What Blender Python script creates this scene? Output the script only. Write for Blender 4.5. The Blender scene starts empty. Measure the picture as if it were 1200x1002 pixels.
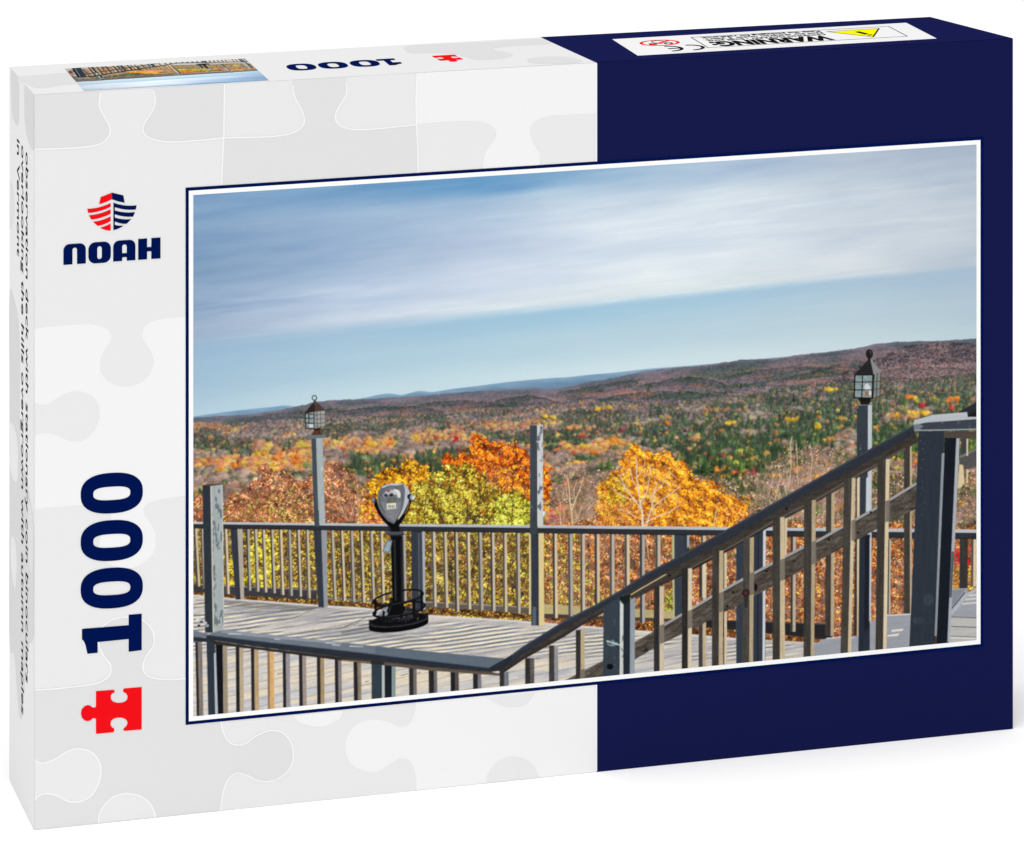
import numpy as np
# ------------------------------------------------------------------ the printed photograph (painted procedurally)
PX0, PY0, PX1, PY1, PS = 222.0, 158.0, 1152.0, 850.0, 2.0
def paint_picture():
    rng = np.random.default_rng(7)
    W = int((PX1-PX0)*PS); H = int((PY1-PY0)*PS)
    yy, xx = np.mgrid[0:H, 0:W].astype(np.float32)
    X = PX0+(xx+.5)/PS; Y = PY0+(yy+.5)/PS
    cv = np.zeros((H, W, 3), np.float32)

    def smooth(t): return t*t*(3-2*t)
    def vnoise(u, v, seed):
        r = np.random.default_rng(seed); G = r.random((257, 257)).astype(np.float32); G[-1] = G[0]; G[:, -1] = G[:, 0]
        iu = np.floor(u); iv = np.floor(v); fu = smooth(u-iu); fv = smooth(v-iv)
        iu = iu.astype(int) % 256; iv = iv.astype(int) % 256
        a = G[iv, iu]*(1-fu)+G[iv, iu+1]*fu; b = G[iv+1, iu]*(1-fu)+G[iv+1, iu+1]*fu
        return (a*(1-fv)+b*fv)*2-1
    def fbm(u, v, seed, o=4, gain=.55):
        s = 0; a = 1; n = 0
        for k in range(o):
            s = s+a*vnoise(u*2**k, v*2**k, seed+k*17); n += a; a *= gain
        return s/n
    def C(*c): return np.array(c, np.float32)
    def mix(a, b, t):
        t = np.asarray(t, np.float32)[..., None]; return a*(1-t)+b*t
    def blend(sl, col, a):
        cv[sl] = cv[sl]*(1-a[..., None])+col*a[..., None]

    def bbox(x0, y0, x1, y1, pad=1.5):
        i0 = max(0, int((x0-pad-PX0)*PS)); i1 = min(W, int((x1+pad-PX0)*PS)+1)
        j0 = max(0, int((y0-pad-PY0)*PS)); j1 = min(H, int((y1+pad-PY0)*PS)+1)
        return slice(j0, j1), slice(i0, i1)
    def poly_cov(pts, sl):
        x = X[sl]; y = Y[sl]; n = len(pts); d = np.full(x.shape, 1e9, np.float32); ins = np.zeros(x.shape, bool)
        for k in range(n):
            ax, ay = pts[k]; bx, by = pts[(k+1) % n]; dx = bx-ax; dy = by-ay; L = dx*dx+dy*dy+1e-9
            t = np.clip(((x-ax)*dx+(y-ay)*dy)/L, 0, 1); d = np.minimum(d, np.hypot(x-ax-t*dx, y-ay-t*dy))
            if abs(dy) > 1e-9:
                c = ((ay > y) != (by > y)) & (x < (bx-ax)*(y-ay)/dy+ax); ins ^= c
        return np.clip(.5+np.where(ins, d, -d)*PS*.9, 0, 1)
    wood = fbm(X/2.2, Y/26, 901, 3); wood2 = fbm(X/26, (Y+X*.1)/2.0, 907, 3); grit = fbm(X/1.3, Y/1.3, 911, 2)
    stain = fbm(X/9, (Y+X*.55)/3.2, 921, 4)
    peel = fbm(X/3.2, Y/9, 915, 4)
    def poly(pts, col, var=8, grain='v', alpha=1.0, edge=None):
        xs = [p[0] for p in pts]; ys = [p[1] for p in pts]
        sl = bbox(min(xs), min(ys), max(xs), max(ys))
        a = poly_cov(pts, sl)*alpha
        col = np.array(col, np.float32); ex_ = col[2]-col[0]
        if ex_ > 8 and col.max() < 200: col = col+np.array([.30, .08, -.38], np.float32)*(ex_-6)*.75
        g = {'v': wood, 'h': wood2, 'n': grit, 'w': wood2*.8+stain*1.5}[grain][sl]
        c = np.array(col, np.float32)[None, None, :]+((g*.7+grit[sl]*.5)*var)[..., None]
        if edge is not None:      # peeled paint of a second colour
            m = np.clip((peel[sl]-edge[1])*6, 0, 1); c = mix(c, np.array(edge[0], np.float32)[None, None], m)
        blend(sl, c, a)
    def line(p, q, w0, w1, col, alpha=1.0, var=6):
        sl = bbox(min(p[0], q[0])-w0, min(p[1], q[1])-w0, max(p[0], q[0])+w0, max(p[1], q[1])+w0)
        x = X[sl]; y = Y[sl]
        if x.size == 0: return
        dx = q[0]-p[0]; dy = q[1]-p[1]; L = dx*dx+dy*dy+1e-9
        t = np.clip(((x-p[0])*dx+(y-p[1])*dy)/L, 0, 1); d = np.hypot(x-p[0]-t*dx, y-p[1]-t*dy)
        a = np.clip(((w0+(w1-w0)*t)/2-d)*PS+.5, 0, 1)*alpha
        wmin = np.clip((w0+(w1-w0)*t)*PS, 0, 1); a = a*wmin
        blend(sl, np.array(col, np.float32)[None, None]+(grit[sl]*var)[..., None], a)
    def pline(pts, w, col, **k):
        for a, b in zip(pts[:-1], pts[1:]): line(a, b, w, w, col, **k)
    def ellipse(cx, cy, rx, ry, col, var=5, ring=None, a0=None, a1=None, alpha=1):
        sl = bbox(cx-rx-1, cy-ry-1, cx+rx+1, cy+ry+1); x = X[sl]-cx; y = Y[sl]-cy
        k = np.hypot(x/rx, y/ry); g = np.hypot(x/rx**2, y/ry**2)/np.maximum(k, 1e-3)
        d = (k-1)/np.maximum(g, 1e-3)
        a = np.clip(.5-d*PS, 0, 1) if ring is None else np.clip((ring/2-np.abs(d))*PS+.5, 0, 1)
        blend(sl, np.array(col, np.float32)[None, None]+(grit[sl]*var)[..., None], a*alpha)
    def curve(pts):
        p = np.array(pts, float); return np.interp(X[0], p[:, 0], p[:, 1])[None, :].astype(np.float32)
    def cat(pts, x):
        p = np.array(pts, float); return np.interp(x, p[:, 0], p[:, 1])

    # ---------------- sky
    cxs = np.array([226, 400, 560, 700, 850, 1000, 1146.])
    top = np.array([[(120,152,190),(120,158,196),(104,154,197),(146,177,208),(168,187,213),(176,188,208),(168,180,200)],
                    [(130,158,191),(152,175,206),(166,187,214),(200,211,228),(212,220,232),(197,206,220),(178,188,206)],
                    [(128,155,187),(154,176,206),(184,197,221),(207,216,233),(215,222,234),(204,211,224),(187,196,212)],
                    [(146,167,196),(184,198,222),(202,211,231),(216,223,236),(220,226,236),(210,215,226),(190,198,213)],
                    [(160,176,201),(198,208,226),(208,216,229),(211,219,229),(216,223,230),(207,213,223),(190,199,212)]], np.float32)
    bot = np.array([[(150,179,206),(158,187,212),(156,190,215),(158,193,217),(163,194,217),(168,191,212),(168,186,208)],
                    [(160,187,210),(172,198,217),(178,203,220),(182,205,221),(184,205,220),(184,202,216),(176,193,210)],
                    [(180,202,219),(192,212,224),(199,217,228),(203,219,229),(205,219,227),(199,213,222),(184,202,214)]], np.float32)
    v = Y+.058*(X-226)-226
    edge = curve([(226, 176), (500, 165), (700, 157), (900, 148), (1146, 139)])
    hor = curve([(226, 262), (400, 254), (600, 244), (800, 238), (1146, 226)])
    n1 = fbm((X+8*fbm(X/90, Y/30, 5))/150, (Y+.13*X)/11, 21, 5)
    n2 = fbm(X/300, (Y+.1*X)/30, 33, 4)
    n3 = fbm(X/60, (Y+.16*X)/7, 47, 4)
    q = v+n2*9+n1*4
    def look(tab, qq, col):
        n = tab.shape[0]; qi = np.clip(qq, 0, 1)*(n-1); i = np.minimum(qi.astype(int), n-2); f = smooth(qi-i)
        xi = np.interp(X[0], cxs, np.arange(7)); j = np.minimum(xi.astype(int), 5); g = (xi-j)[None, :]; j = np.broadcast_to(j[None, :], i.shape)
        a = mix(tab[i, j], tab[i, j+1], np.broadcast_to(g, i.shape)); b = mix(tab[i+1, j], tab[i+1, j+1], np.broadcast_to(g, i.shape))
        return mix(a, b, f)
    A = look(top, q/edge, 0); B = look(bot, (v-edge)/(hor-edge), 0)
    m = np.clip((v+n1*3.0+n3*2.5-edge)/np.interp(X, [222, 700, 1150], [26, 14, 9])+.5, 0, 1); m = smooth(m)
    sky = mix(A, B, m)
    amp = np.clip(1-m*.75, 0, 1)
    n4 = fbm((X+5*n1)/70, (Y+.11*X)/4.2, 53, 4); n5 = fbm((X+12*n2)/110, (Y+.09*X)/19, 57, 4)
    sky += ((n1*7+n3*3.2+n4*3+n5*10)*amp)[..., None]*C(1.25, 1.0, .6)
    wisp = np.maximum(fbm((X+9*n1)/95, (Y+.12*X)/3.4, 63, 5), 0)*np.clip(.4+n2*1.6, 0, 1)
    sky = sky+np.array([-1, .4, -1], np.float32)+(wisp*16*np.clip(amp+.15, 0, 1))[..., None]*np.array([1.1, 1, .8], np.float32)
    sky = sky+np.array([-.6, .6, -1.2], np.float32)*np.clip((sky[..., :1]-120)/80, 0, 1)*1.4
    cv[:] = sky

    # ---------------- far hills
    ridge0 = [(222,486.5),(240,484),(268,480),(300,476.5),(325,474),(334,472.5),(345,474.5),(380,470),(400,468),(430,463.5),(445,460),(457,458.7),(470,461),(482,458),(491,455.5),(505,457.5),(530,453.5),(560,450),(590,446),(620,443),(650,440.5),(664,440),(690,437),(720,434.5),(760,430),(800,427),(870,421),(905,417),(935,415),(960,414)]
    r0 = 2.0+np.convolve(np.pad(curve(ridge0)[0], 9, 'edge'), np.ones(19)/19, 'valid')[None, :]
    a = np.clip((Y-r0)*PS+.5, 0, 1)*(X < 965)
    hz = mix(C(132,164,190)[None, None], C(106,136,162)[None, None], np.clip((Y-r0)/9+fbm(X/20, Y/3, 61)*.6, 0, 1))
    blend((slice(0, H), slice(0, W)), hz, a)
    ridge1 = [(222,489.5),(262,487.5),(300,484.5),(340,478),(370,470.5),(400,468.2),(440,467),(500,463),(540,459.5),(580,457),(600,456),(625,455),(655,455.5),(680,449),(715,443.5),(745,437),(775,432.5),(803,430),(835,426.5),(872,421),(905,420.5),(930,416.5),(955,413.5),(985,410.5),(1010,406.5),(1026,402.5),(1052,400.3),(1090,399),(1100,399.5),(1125,397.5),(1152,396)]
    r1 = curve(ridge1)+fbm(X[:1]/7, X[:1]*0+3, 71)*.9
    dpt = np.clip((Y-r1), 0, 400)
    big = fbm(X/46, (Y+.06*X)/7, 81, 4); med = fbm(X/9, (Y+.06*X)/3.2, 83, 3); fine = fbm(X/1.6, Y/1.4, 87, 2, .7)
    g = C(88,92,100)[None, None]; p_ = C(126,114,118)[None, None]; pk = C(156,124,120)[None, None]
    hc = mix(g, p_, np.clip(.52+big*1.3+med*.5, 0, 1))
    hc = mix(hc, pk, np.clip((fbm(X/30, (Y+.08*X)/5, 91, 4)-.18)*2.4, 0, 1)*np.clip(dpt/12, 0, 1)*.85)
    hc = mix(hc, C(80,96,84)[None, None], np.clip((big*-1-.06)*3.2, 0, 1)*.8*np.clip(dpt/9, .25, 1)); hc = mix(hc, C(162,116,98)[None, None], np.clip((fbm(X/34, (Y+.06*X)/4.5, 97, 3)-.16)*3.5, 0, 1)*.55*np.clip((dpt-8)/10, 0, 1))
    hc += (fine*34*np.clip(.45+dpt/60, 0, 1.1))[..., None]
    hc = mix(hc, C(120,125,145)[None, None], np.clip(1-dpt/14, 0, 1)*.35)
    ffl = fbm(X/2.1, Y/1.5, 95, 2)
    hc = mix(hc, C(205,135,95)[None, None], np.clip((ffl-.44)*5, 0, 1)*.6*np.clip(dpt/30, 0, 1))
    blend((slice(0, H), slice(0, W)), hc, np.clip((Y-r1)*PS*.8+.5, 0, 1))
    # nearer round hill on the right, shaded flank
    r2 = curve([(222,900),(935,460),(985,438),(1025,421),(1060,405.5),(1090,401),(1110,399.8),(1130,401),(1152,406)])+fbm(X[:1]/5, X[:1]*0+9, 73)*.7
    h2 = mix(C(80,79,86)[None, None], C(132,116,116)[None, None], np.clip(.32+(Y-r2)/70+med*.5+big*.4, 0, 1))
    h2 += (fine*46)[..., None]
    h2 = mix(h2, C(200,120,95)[None, None], np.clip((ffl-.4)*4, 0, 1)*.55*np.clip((Y-r2)/22, 0, 1))
    blend((slice(0, H), slice(0, W)), h2, np.clip((Y-r2)*PS*.8+.5, 0, 1)*np.clip((X-955)/45, 0, 1))

    for pts_, ln_, am in [([(738,455),(760,449),(785,444),(806,441),(828,443),(848,449),(866,457)],9,.75), ([(640,462),(672,456),(700,451),(740,445),(760,444)],8,.6), ([(572,471),(596,465),(618,463),(640,466),(668,474)],9,.75),
                          ([(478,476),(505,471),(535,469),(565,470),(600,476)],8,.5), ([(380,484),(415,479),(445,476),(485,476),(525,482)],10,.7), ([(222,504),(240,500),(262,500),(290,506)],10,.8), ([(905,446),(940,438),(975,428),(1005,422),(1030,419)],8,.5),
                          ([(840,443),(870,436),(905,431),(945,429),(985,431)],9,.55), ([(690,469),(730,462),(770,458),(815,459),(850,463)],8,.6), ([(280,490),(320,484),(360,480),(405,478)],8,.55), ([(600,481),(640,476),(690,474),(740,478)],7,.55),
                          ([(1020,436),(1060,430),(1110,430),(1152,434)],8,.45), ([(985,446),(1030,442),(1080,443),(1130,438),(1152,436)],6,.5), ([(770,437),(800,431),(835,428),(870,423)],7,.45), ([(880,425),(930,419),(980,413),(1010,409)],8,.4)]:
        cy_ = curve(pts_)+fbm(X[:1]/6, X[:1]*0+len(pts_)+ln_, 77)*1.1; dy_ = Y-cy_; x0_, x1_ = pts_[0][0], pts_[-1][0]
        ed = np.clip(np.minimum(X-x0_, x1_-X)/14, 0, 1)
        blend((slice(0, H), slice(0, W)), C(66,74,74)[None, None]+(fine*30)[..., None], np.clip(dy_*1.5+.5, 0, 1)*np.exp(-np.clip(dy_, 0, 99)/ln_*1.6)*ed*am*np.clip(.8+med*.8, 0, 1))
        blend((slice(0, H), slice(0, W)), C(168,138,138)[None, None]+(fine*30)[..., None], np.clip(-dy_*1.5+.5, 0, 1)*np.exp(-np.clip(-dy_, 0, 99)/4)*ed*am*.5*np.clip((Y-r1-3)/4, 0, 1))
    # ---------------- the forest: crowns stamped from far to near
    def sprites(kind, r, n=10, seed=0):
        out = []
        rs = np.random.default_rng(seed+int(r*10)+(500 if kind else 0))
        for k in range(n):
            h = int(np.ceil(r*PS*(1.9 if kind else 1.15)))+1; w = int(np.ceil(r*PS*1.2))+1
            y, x = np.mgrid[-h:h+1, -w:w+1].astype(np.float32)/PS
            nz = rs.random((2*h+1, 2*w+1)).astype(np.float32)
            nn = (nz+np.roll(nz, 1, 0)+np.roll(nz, 1, 1)+np.roll(nz, -1, 0))/4-.5
            if kind:       # conifer spire
                hh = r*1.75; t = (y+hh)/(2*hh); half = np.clip(t, 0, 1)*r*.85*(1+.35*np.sin(t*17+k)); d = (np.abs(x)-half)+nn*r*1.1
                a = np.clip(.5-d*1.6, 0, 1)*(t > 0)*(t < 1); sh = 1+.42*np.clip(x/r, -1, 1)+nn*.8-.1*t
            else:
                d = np.hypot(x, y*1.12)-r*(1+.0*nn)+nn*r*1.5
                a = np.clip(.5-d*1.5, 0, 1); sh = 1+.20*(x-y)/r+nn*.75
            out.append((a.astype(np.float32), sh.astype(np.float32), h, w))
        return out
    cache = {}
    def stamp(x, y, r, kind, col, alpha=1.0):
        r = max(.7, round(r*2)/2)
        key = (kind, r)
        if key not in cache: cache[key] = sprites(kind, r)
        a, sh, h, w = cache[key][rng.integers(10)]
        j = int((y-PY0)*PS); i = int((x-PX0)*PS)
        j0 = j-h; i0 = i-w; j1 = j+h+1; i1 = i+w+1
        cj0 = max(0, j0); ci0 = max(0, i0); cj1 = min(H, j1); ci1 = min(W, i1)
        if cj0 >= cj1 or ci0 >= ci1: return
        s = (slice(cj0-j0, cj1-j0), slice(ci0-i0, ci1-i0)); t = (slice(cj0, cj1), slice(ci0, ci1))
        aa = (a[s]*alpha)[..., None]; cv[t] = cv[t]*(1-aa)+(col[None, None]*sh[s][..., None])*aa
    GREEN = [C(58,78,56), C(72,96,60), C(52,70,54), C(88,110,64), C(60,80,64), C(108,130,76)]
    BARE = [C(148,126,114), C(132,114,104), C(164,138,122), C(118,104,98), C(154,116,102), C(104,94,86)]
    ORNG = [C(214,128,58), C(222,144,52), C(190,114,68), C(206,146,100), C(176,108,76)]
    YEL = [C(226,180,50), C(212,186,70), C(228,186,60), C(186,168,84)]
    RED = [C(190,74,62), C(168,56,60), C(206,92,78)]
    # line where distinct trees begin / ends behind the near shrubs
    farl = [(222,496),(300,494),(400,489),(480,486),(600,478),(700,470),(780,474),(860,463),(900,456),(960,449),(1050,446),(1152,437)]
    gl = np.random.default_rng(55).random((64, 64))
    def field(x, y, s, seed):
        u = np.array([[x/s]], np.float32); vv = np.array([[y/s*2.6]], np.float32); return float(vnoise(u, vv, seed)[0, 0])
    pts = []
    M = 30000
    px = rng.uniform(222, 1152, M); tt = rng.random(M)**1.25
    yf = np.interp(px, [p[0] for p in farl], [p[1] for p in farl]); py = yf+tt*(665-yf)
    depth = (py-yf)
    order = np.argsort(py)
    f1 = vnoise(px/34, (py+.06*px)/7, 301)+.6*vnoise(px/13, (py+.06*px)/4, 305)
    f2 = vnoise(px/40, (py+.06*px)/9, 311)+.5*vnoise(px/12, (py+.06*px)/5, 315)
    f3 = vnoise(px/24, (py+.06*px)/8, 321)
    # bias of green / orange by place (x range, y range at middle, slope, amount)
    GB = [(222,262,500,516,0,.9),(222,420,509,520,-.05,.35),(375,480,495,505,-.05,1.4),(480,620,484,497,-.02,.45),(590,770,503,517,-.06,1.1),(650,745,482,499,-.08,.9),
          (222,300,523,536,-.02,.7),(400,560,528,560,-.02,.9),(760,1152,452,475,-.12,.25),(780,1000,490,520,-.1,.45),(800,930,515,560,-.05,.45),(930,1152,455,476,-.1,.7),(1015,1152,495,540,-.05,.5),(430,520,478,490,-.03,.9),(590,660,462,474,0,.8)]
    OB = [(222,300,497,503,-.02,1.0),(222,370,526,556,-.03,.85),(340,470,513,532,-.03,1.0),(470,570,505,518,-.02,1.0),(560,700,493,504,-.01,1.1),(640,780,508,532,0,.25),(1040,1152,465,480,-.1,.5),
          (760,960,462,480,-.12,.35),(1045,1100,484,494,0,.8)]
    def bias(tab, x, y):
        s = np.zeros_like(x)
        for x0, x1, y0, y1, sl_, am in tab:
            yc = y-sl_*(x-(x0+x1)/2)
            s += am*(.8 if tab is OB else 1)*np.clip(np.minimum(x-x0, x1-x)/12, 0, 1)*np.clip(np.minimum(yc-y0, y1-yc)/3+.4, 0, 1)
        return s
    gb = bias(GB, px, py); ob = bias(OB, px, py)
    rnd = rng.random((M, 3))
    for k in order:
        x, y, d = px[k], py[k], depth[k]
        if y > 640: continue
        r = (.9+d*.03+rnd[k, 0]*(.5+d*.012))*np.exp(rng.normal()*.28)
        fade = np.clip(1-d/95, 0, 1)**.8
        right = 1.0 if x > 760 else 0.0
        G = f1[k]+gb[k]*1.5+right*.60-ob[k]*1.0-(.26 if right else .42); O = f2[k]+ob[k]*1.5-gb[k]*.7-.34-right*.12
        kind = 0
        if rnd[k, 1] < .10: col = ORNG[rng.integers(5)] if rnd[k, 2] < .7 else (YEL[rng.integers(4)] if rnd[k,2] < .9 else RED[rng.integers(3)]); r *= .8
        elif G > .12 and G > O: kind = 1 if rnd[k, 2] < .8 else 0; col = GREEN[rng.integers(6)]; r *= .8
        elif O > .25: col = ORNG[rng.integers(5)] if rnd[k, 2] < .72 else (YEL[rng.integers(4)] if rnd[k, 2] < .93 else RED[rng.integers(3)])
        else: col = BARE[rng.integers(6)] if rnd[k, 2] > .12 else GREEN[rng.integers(6)]
        col = col*(.86+.28*rng.random())
        col = col*(1-.22*fade)+col.mean()*.22*fade; hzc = C(124,117,118) if x < 760 else C(106,112,110)
        col = col*(1-.5*fade)+hzc*.5*fade
        stamp(x, y, r, kind, col, .85)
    for x, y, r, c in [(640,487,4.5,1),(646,489,4,1),(700,480,3.6,1),(707,478,3.5,1),(716,478,4,1),(534,515,3.6,3),(535,512,3.2,3),(652,527,3.6,4),(487,512,4.5,1),(515,513,3.5,0),(430,520,4.5,0),(437,521,4.5,1),(455,518,4,0),
                       (300,532,4,1),(307,531,4.5,1),(352,519,4.5,2),(356,523,4,2),(330,531,4.5,0),(325,537,5,0),(345,535,5,0),(350,540,5,0),(255,550,5,1),(260,548,4,0),(275,545,5,0),(855,495,4.5,1),(860,494,3.5,1),
                       (926,492,4.5,1),(932,491,4,1),(955,499,5,2),(960,501,4.5,1),(957,496,4,2),(782,495,3.6,0),(1066,464,4.5,0),(1070,466,4.5,0),(1075,468,4.5,2),(1080,474,4.6,3),(1116,477,4.5,3),(1094,467,4,2),(1115,468,6,0),(1120,467,5,0),
                       (1069,484,5,1),(1076,482,5,1),(1084,484,4.5,1),(1050,487,4.5,1),(1006,476,4,0),(970,455,4,1),(975,457,4,1),(882,550,4,3),(884,555,4.5,3),(841,550,4.5,0),(903,557,5,1),(682,511,4.8,4),(685,509,4,4),(683,522,5,1),
                       (672,530,4.5,4),(697,530,5,0),(718,515,4.5,0),(723,517,4.5,0),(862,555,5,4),(870,553,5,4)]:
        col = {0: C(216,128,62), 1: C(214,172,70), 2: C(180,168,78), 3: C(178,66,72), 4: C(196,116,88)}[c]*(.92+.16*rng.random())
        for _ in range(5): stamp(x+rng.normal()*r*.55, y+rng.normal()*r*.22, r*(.32+.28*rng.random()), 0, col*(.8+.32*rng.random()), .7)
    for x, y, r in [(440,556,5),(452,560,5),(467,552,6),(480,548,6),(497,545,6),(505,552,7),(520,548,6),(530,540,6),(540,545,7),(560,540,6),(412,560,6),(425,570,6),(705,545,6),(713,541,6),(650,556,7),(656,560,6),(868,545,7),(878,540,7),
                    (890,547,6),(826,545,7),(835,552,6),(872,575,6),(882,568,6),(860,570,5),(760,455,3),(930,465,4),(265,520,3),(290,523,3),(263,592,5),(270,588,5),(332,525,3),(1100,520,6),(1120,515,6),(1135,510,6),(960,525,6),(975,520,6),(985,528,7),(1060,470,4)]:
        stamp(x, y, r*.72, 1, GREEN[rng.integers(6)]*(.85+.4*rng.random()), .95)

    fz = slice(0, int((650-PY0)*PS)); b_ = cv[fz]; b_ = (b_*2+np.roll(b_, 1, 0)+np.roll(b_, -1, 0))/4; b_ = (b_*2+np.roll(b_, 1, 1)+np.roll(b_, -1, 1))/4
    b_ = (b_*2+np.roll(b_, 1, 0)+np.roll(b_, -1, 0))/4; b_ = (b_*2+np.roll(b_, 1, 1)+np.roll(b_, -1, 1))/4
    lum_ = 1.07+.16*fbm(X[fz]/22, (Y[fz]+.07*X[fz])/5, 431, 3); low2 = np.clip((Y[fz]-curve(farl)+4)/12, .25, 1)[..., None]*np.clip((Y[fz]-r1)/3, 0, 1)[..., None]
    cv[fz] = cv[fz]*(1-low2)+(b_*lum_[..., None])*low2
    # ---------------- foreground shrubs and maples: leaf dabs
    disks = {}
    def dab(x, y, r, col, al=.95, asp=1.0):
        key = (round(r*4), asp)
        if key not in disks:
            h = int(np.ceil(r*PS))+1; b, a_ = np.mgrid[-h:h+1, -h:h+1]/PS
            disks[key] = (np.clip((r-np.hypot(a_*asp, b))*PS+.5, 0, 1).astype(np.float32), h)
        a, h = disks[key]
        j = int((y-PY0)*PS); i = int((x-PX0)*PS)
        if j-h < 0 or i-h < 0 or j+h+1 > H or i+h+1 > W: return
        t = (slice(j-h, j+h+1), slice(i-h, i+h+1)); aa = (a*al)[..., None]; cv[t] = cv[t]*(1-aa)+col*aa
    def inpoly(pts, x, y):
        ins = np.zeros(x.shape, bool); n = len(pts)
        for k in range(n):
            ax, ay = pts[k]; bx, by = pts[(k+1) % n]
            if ay != by: ins ^= ((ay > y) != (by > y)) & (x < (bx-ax)*(y-ay)/(by-ay)+ax)
        return ins
    def foliage(pts, n, cols, w, r=(.7, 1.5), under=None, soft=7, jit=.13, ual=.8, seed=0, clump=1.0):
        rs = np.random.default_rng(seed); xs = [p[0] for p in pts]; ys = [p[1] for p in pts]
        n = int(n*1.25); x = rs.uniform(min(xs)-soft, max(xs)+soft, n); y = rs.uniform(min(ys)-soft, max(ys)+soft, n)
        dx = vnoise(x/9, y/9, seed+1)*soft+vnoise(x/3, y/3, seed+2)*soft*.5; dy = vnoise(x/9, y/9, seed+3)*soft+vnoise(x/3, y/3, seed+4)*soft*.5
        dx += vnoise(x/1.3, y/1.3, seed+21)*soft*.85; dy += vnoise(x/1.3, y/1.3, seed+22)*soft*.85
        ok = inpoly(pts, x+dx, y+dy); r = (r[0]*.72, r[1]*.74)
        if under is not None:
            sl = bbox(min(xs), min(ys), max(xs), max(ys), soft+2); xx_ = X[sl]; yy_ = Y[sl]
            ddx = vnoise(xx_/9, yy_/9, seed+1)*soft+vnoise(xx_/3, yy_/3, seed+2)*soft*.5; ddy = vnoise(xx_/9, yy_/9, seed+3)*soft+vnoise(xx_/3, yy_/3, seed+4)*soft*.5
            mk = inpoly(pts, xx_+ddx, yy_+ddy).astype(np.float32)*ual
            mk *= np.clip(.75+vnoise(xx_/2.2, yy_/2.2, seed+8)*.9, 0, 1)
            blend(sl, np.array(under, np.float32)[None, None]*(.78+.22*vnoise(xx_/4, yy_/4, seed+41))[..., None]+(grit[sl]*26+vnoise(xx_/5, yy_/5, seed+9)*18)[..., None], mk)
        x = x[ok]; y = y[ok]; w = np.array(w, float); w /= w.sum(); cols = np.array(cols, np.float32)
        dens = vnoise(x/5, y/5, seed+5)*.6+vnoise(x/2.0, y/2.0, seed+6)*.5
        hol = vnoise(x/4.2, y/3.4, seed+51); keep = (dens*clump+np.minimum(hol+.15, 0)*1.7) > rs.uniform(-1.15, .35, len(x)); x = x[keep]; y = y[keep]; dens = dens[keep]
        ci = rs.choice(len(cols), len(x), p=w); big_ = vnoise(x/11, y/8, seed+7)*.14+vnoise(x/4.5, y/3.5, seed+12)*.2; rel = (vnoise(x/6, y/5, seed+31)-vnoise((x-2)/6, (y+2)/5, seed+31))*.40+(vnoise(x/13, y/10, seed+35)-vnoise((x-4)/13, (y+4)/10, seed+35))*.30+(vnoise(x/2.6, y/2.2, seed+33)-vnoise((x-1)/2.6, (y+1)/2.2, seed+33))*.24; lum = .97+rel+dens*.22+big_*.6+rs.normal(0, jit*1.35, len(x)); cols = cols*.9+cols.mean(1, keepdims=True)*.1; rr = rs.uniform(r[0], r[1], len(x))
        for a, b, c, l, q_ in zip(x, y, ci, lum, rr): dab(a, b, q_, cols[c]*l, .88, 1.0 if l > 1 else 1.5)
    def twig(x, y, ang, L, w, col, depth_=4, spread=.5, al=.9):
        if depth_ == 0 or L < 2: return
        n = 3; px_, py_ = x, y
        for k in range(n):
            ang += rng.normal()*.09; nx = px_+np.cos(ang)*L/n; ny = py_-np.sin(ang)*L/n
            line((px_, py_), (nx, ny), w, w*.85, col, al); w *= .86; px_, py_ = nx, ny
            if rng.random() < .75 and depth_ > 1:
                twig(px_, py_, ang+(spread if rng.random() < .5 else -spread)*(.6+.8*rng.random()), L*.62, w*.7, col, depth_-1, spread, al)
        twig(px_, py_, ang+rng.normal()*.2, L*.72, w*.85, col, depth_-1, spread, al)

    # band of bare brush right of the maples and behind
    foliage([(640,615),(650,560),(672,548),(700,558),(722,548),(760,556),(860,560),(875,560),(900,545),(925,528),(955,520),(1000,530),(1040,545),(1152,545),(1152,640),(640,640)], 26000,
            [(150,118,104),(172,146,134),(134,108,96),(196,130,94),(178,152,138),(116,98,86),(150,138,88)], [3,3,2,1.5,2,1.5,.8], (.5,1.1), (180,150,134), 6, seed=101, ual=.7)
    for _ in range(70):
        x = rng.uniform(885, 1010); y = rng.uniform(575, 625)
        twig(x, y, 1.57+rng.normal()*.16, rng.uniform(20, 36), .8, C(190,168,152)*(.75+.35*rng.random()), 4, .35, .75)
    for _ in range(60):
        x = rng.uniform(648, 860); twig(x, 618, 1.57+rng.normal()*.22, rng.uniform(16, 26), .8, C(170,140,122)*(.65+.5*rng.random()), 4, .4, .7)
    # everything seen between the balusters
    foliage([(222,612),(450,612),(640,612),(640,735),(222,708)], 60000, [(222,196,72),(200,170,60),(150,130,48),(120,104,60),(168,92,48),(88,72,44),(206,176,110),(190,70,50),(122,140,50)],
            [3.4,3,2.4,2,1.6,2,1.6,.7,1.6], (.55,1.25), (126,104,66), 3, seed=111, ual=1, clump=.8)
    foliage([(636,612),(800,612),(1152,615),(1152,760),(636,742)], 70000, [(216,126,62),(202,100,52),(228,158,70),(168,100,68),(226,200,166),(120,66,46),(184,50,40),(230,170,60),(160,120,100)],
            [3.5,3,2.4,2,1.6,2.2,1.2,1.4,1.5], (.5,1.15), (168,116,84), 3, seed=121, ual=1, clump=.7)
    foliage([(636,622),(672,622),(700,690),(760,700),(700,715),(636,715)], 6000, [(214,196,70),(150,150,52),(230,210,100),(110,110,48)], [3,2,1.4,2], (.6,1.3), None, 5, seed=123)
    foliage([(1112,640),(1152,640),(1152,665),(1112,665)], 900, [(214,44,52),(190,30,40)], [1,1], (.8,1.7), None, 3, seed=127)
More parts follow.
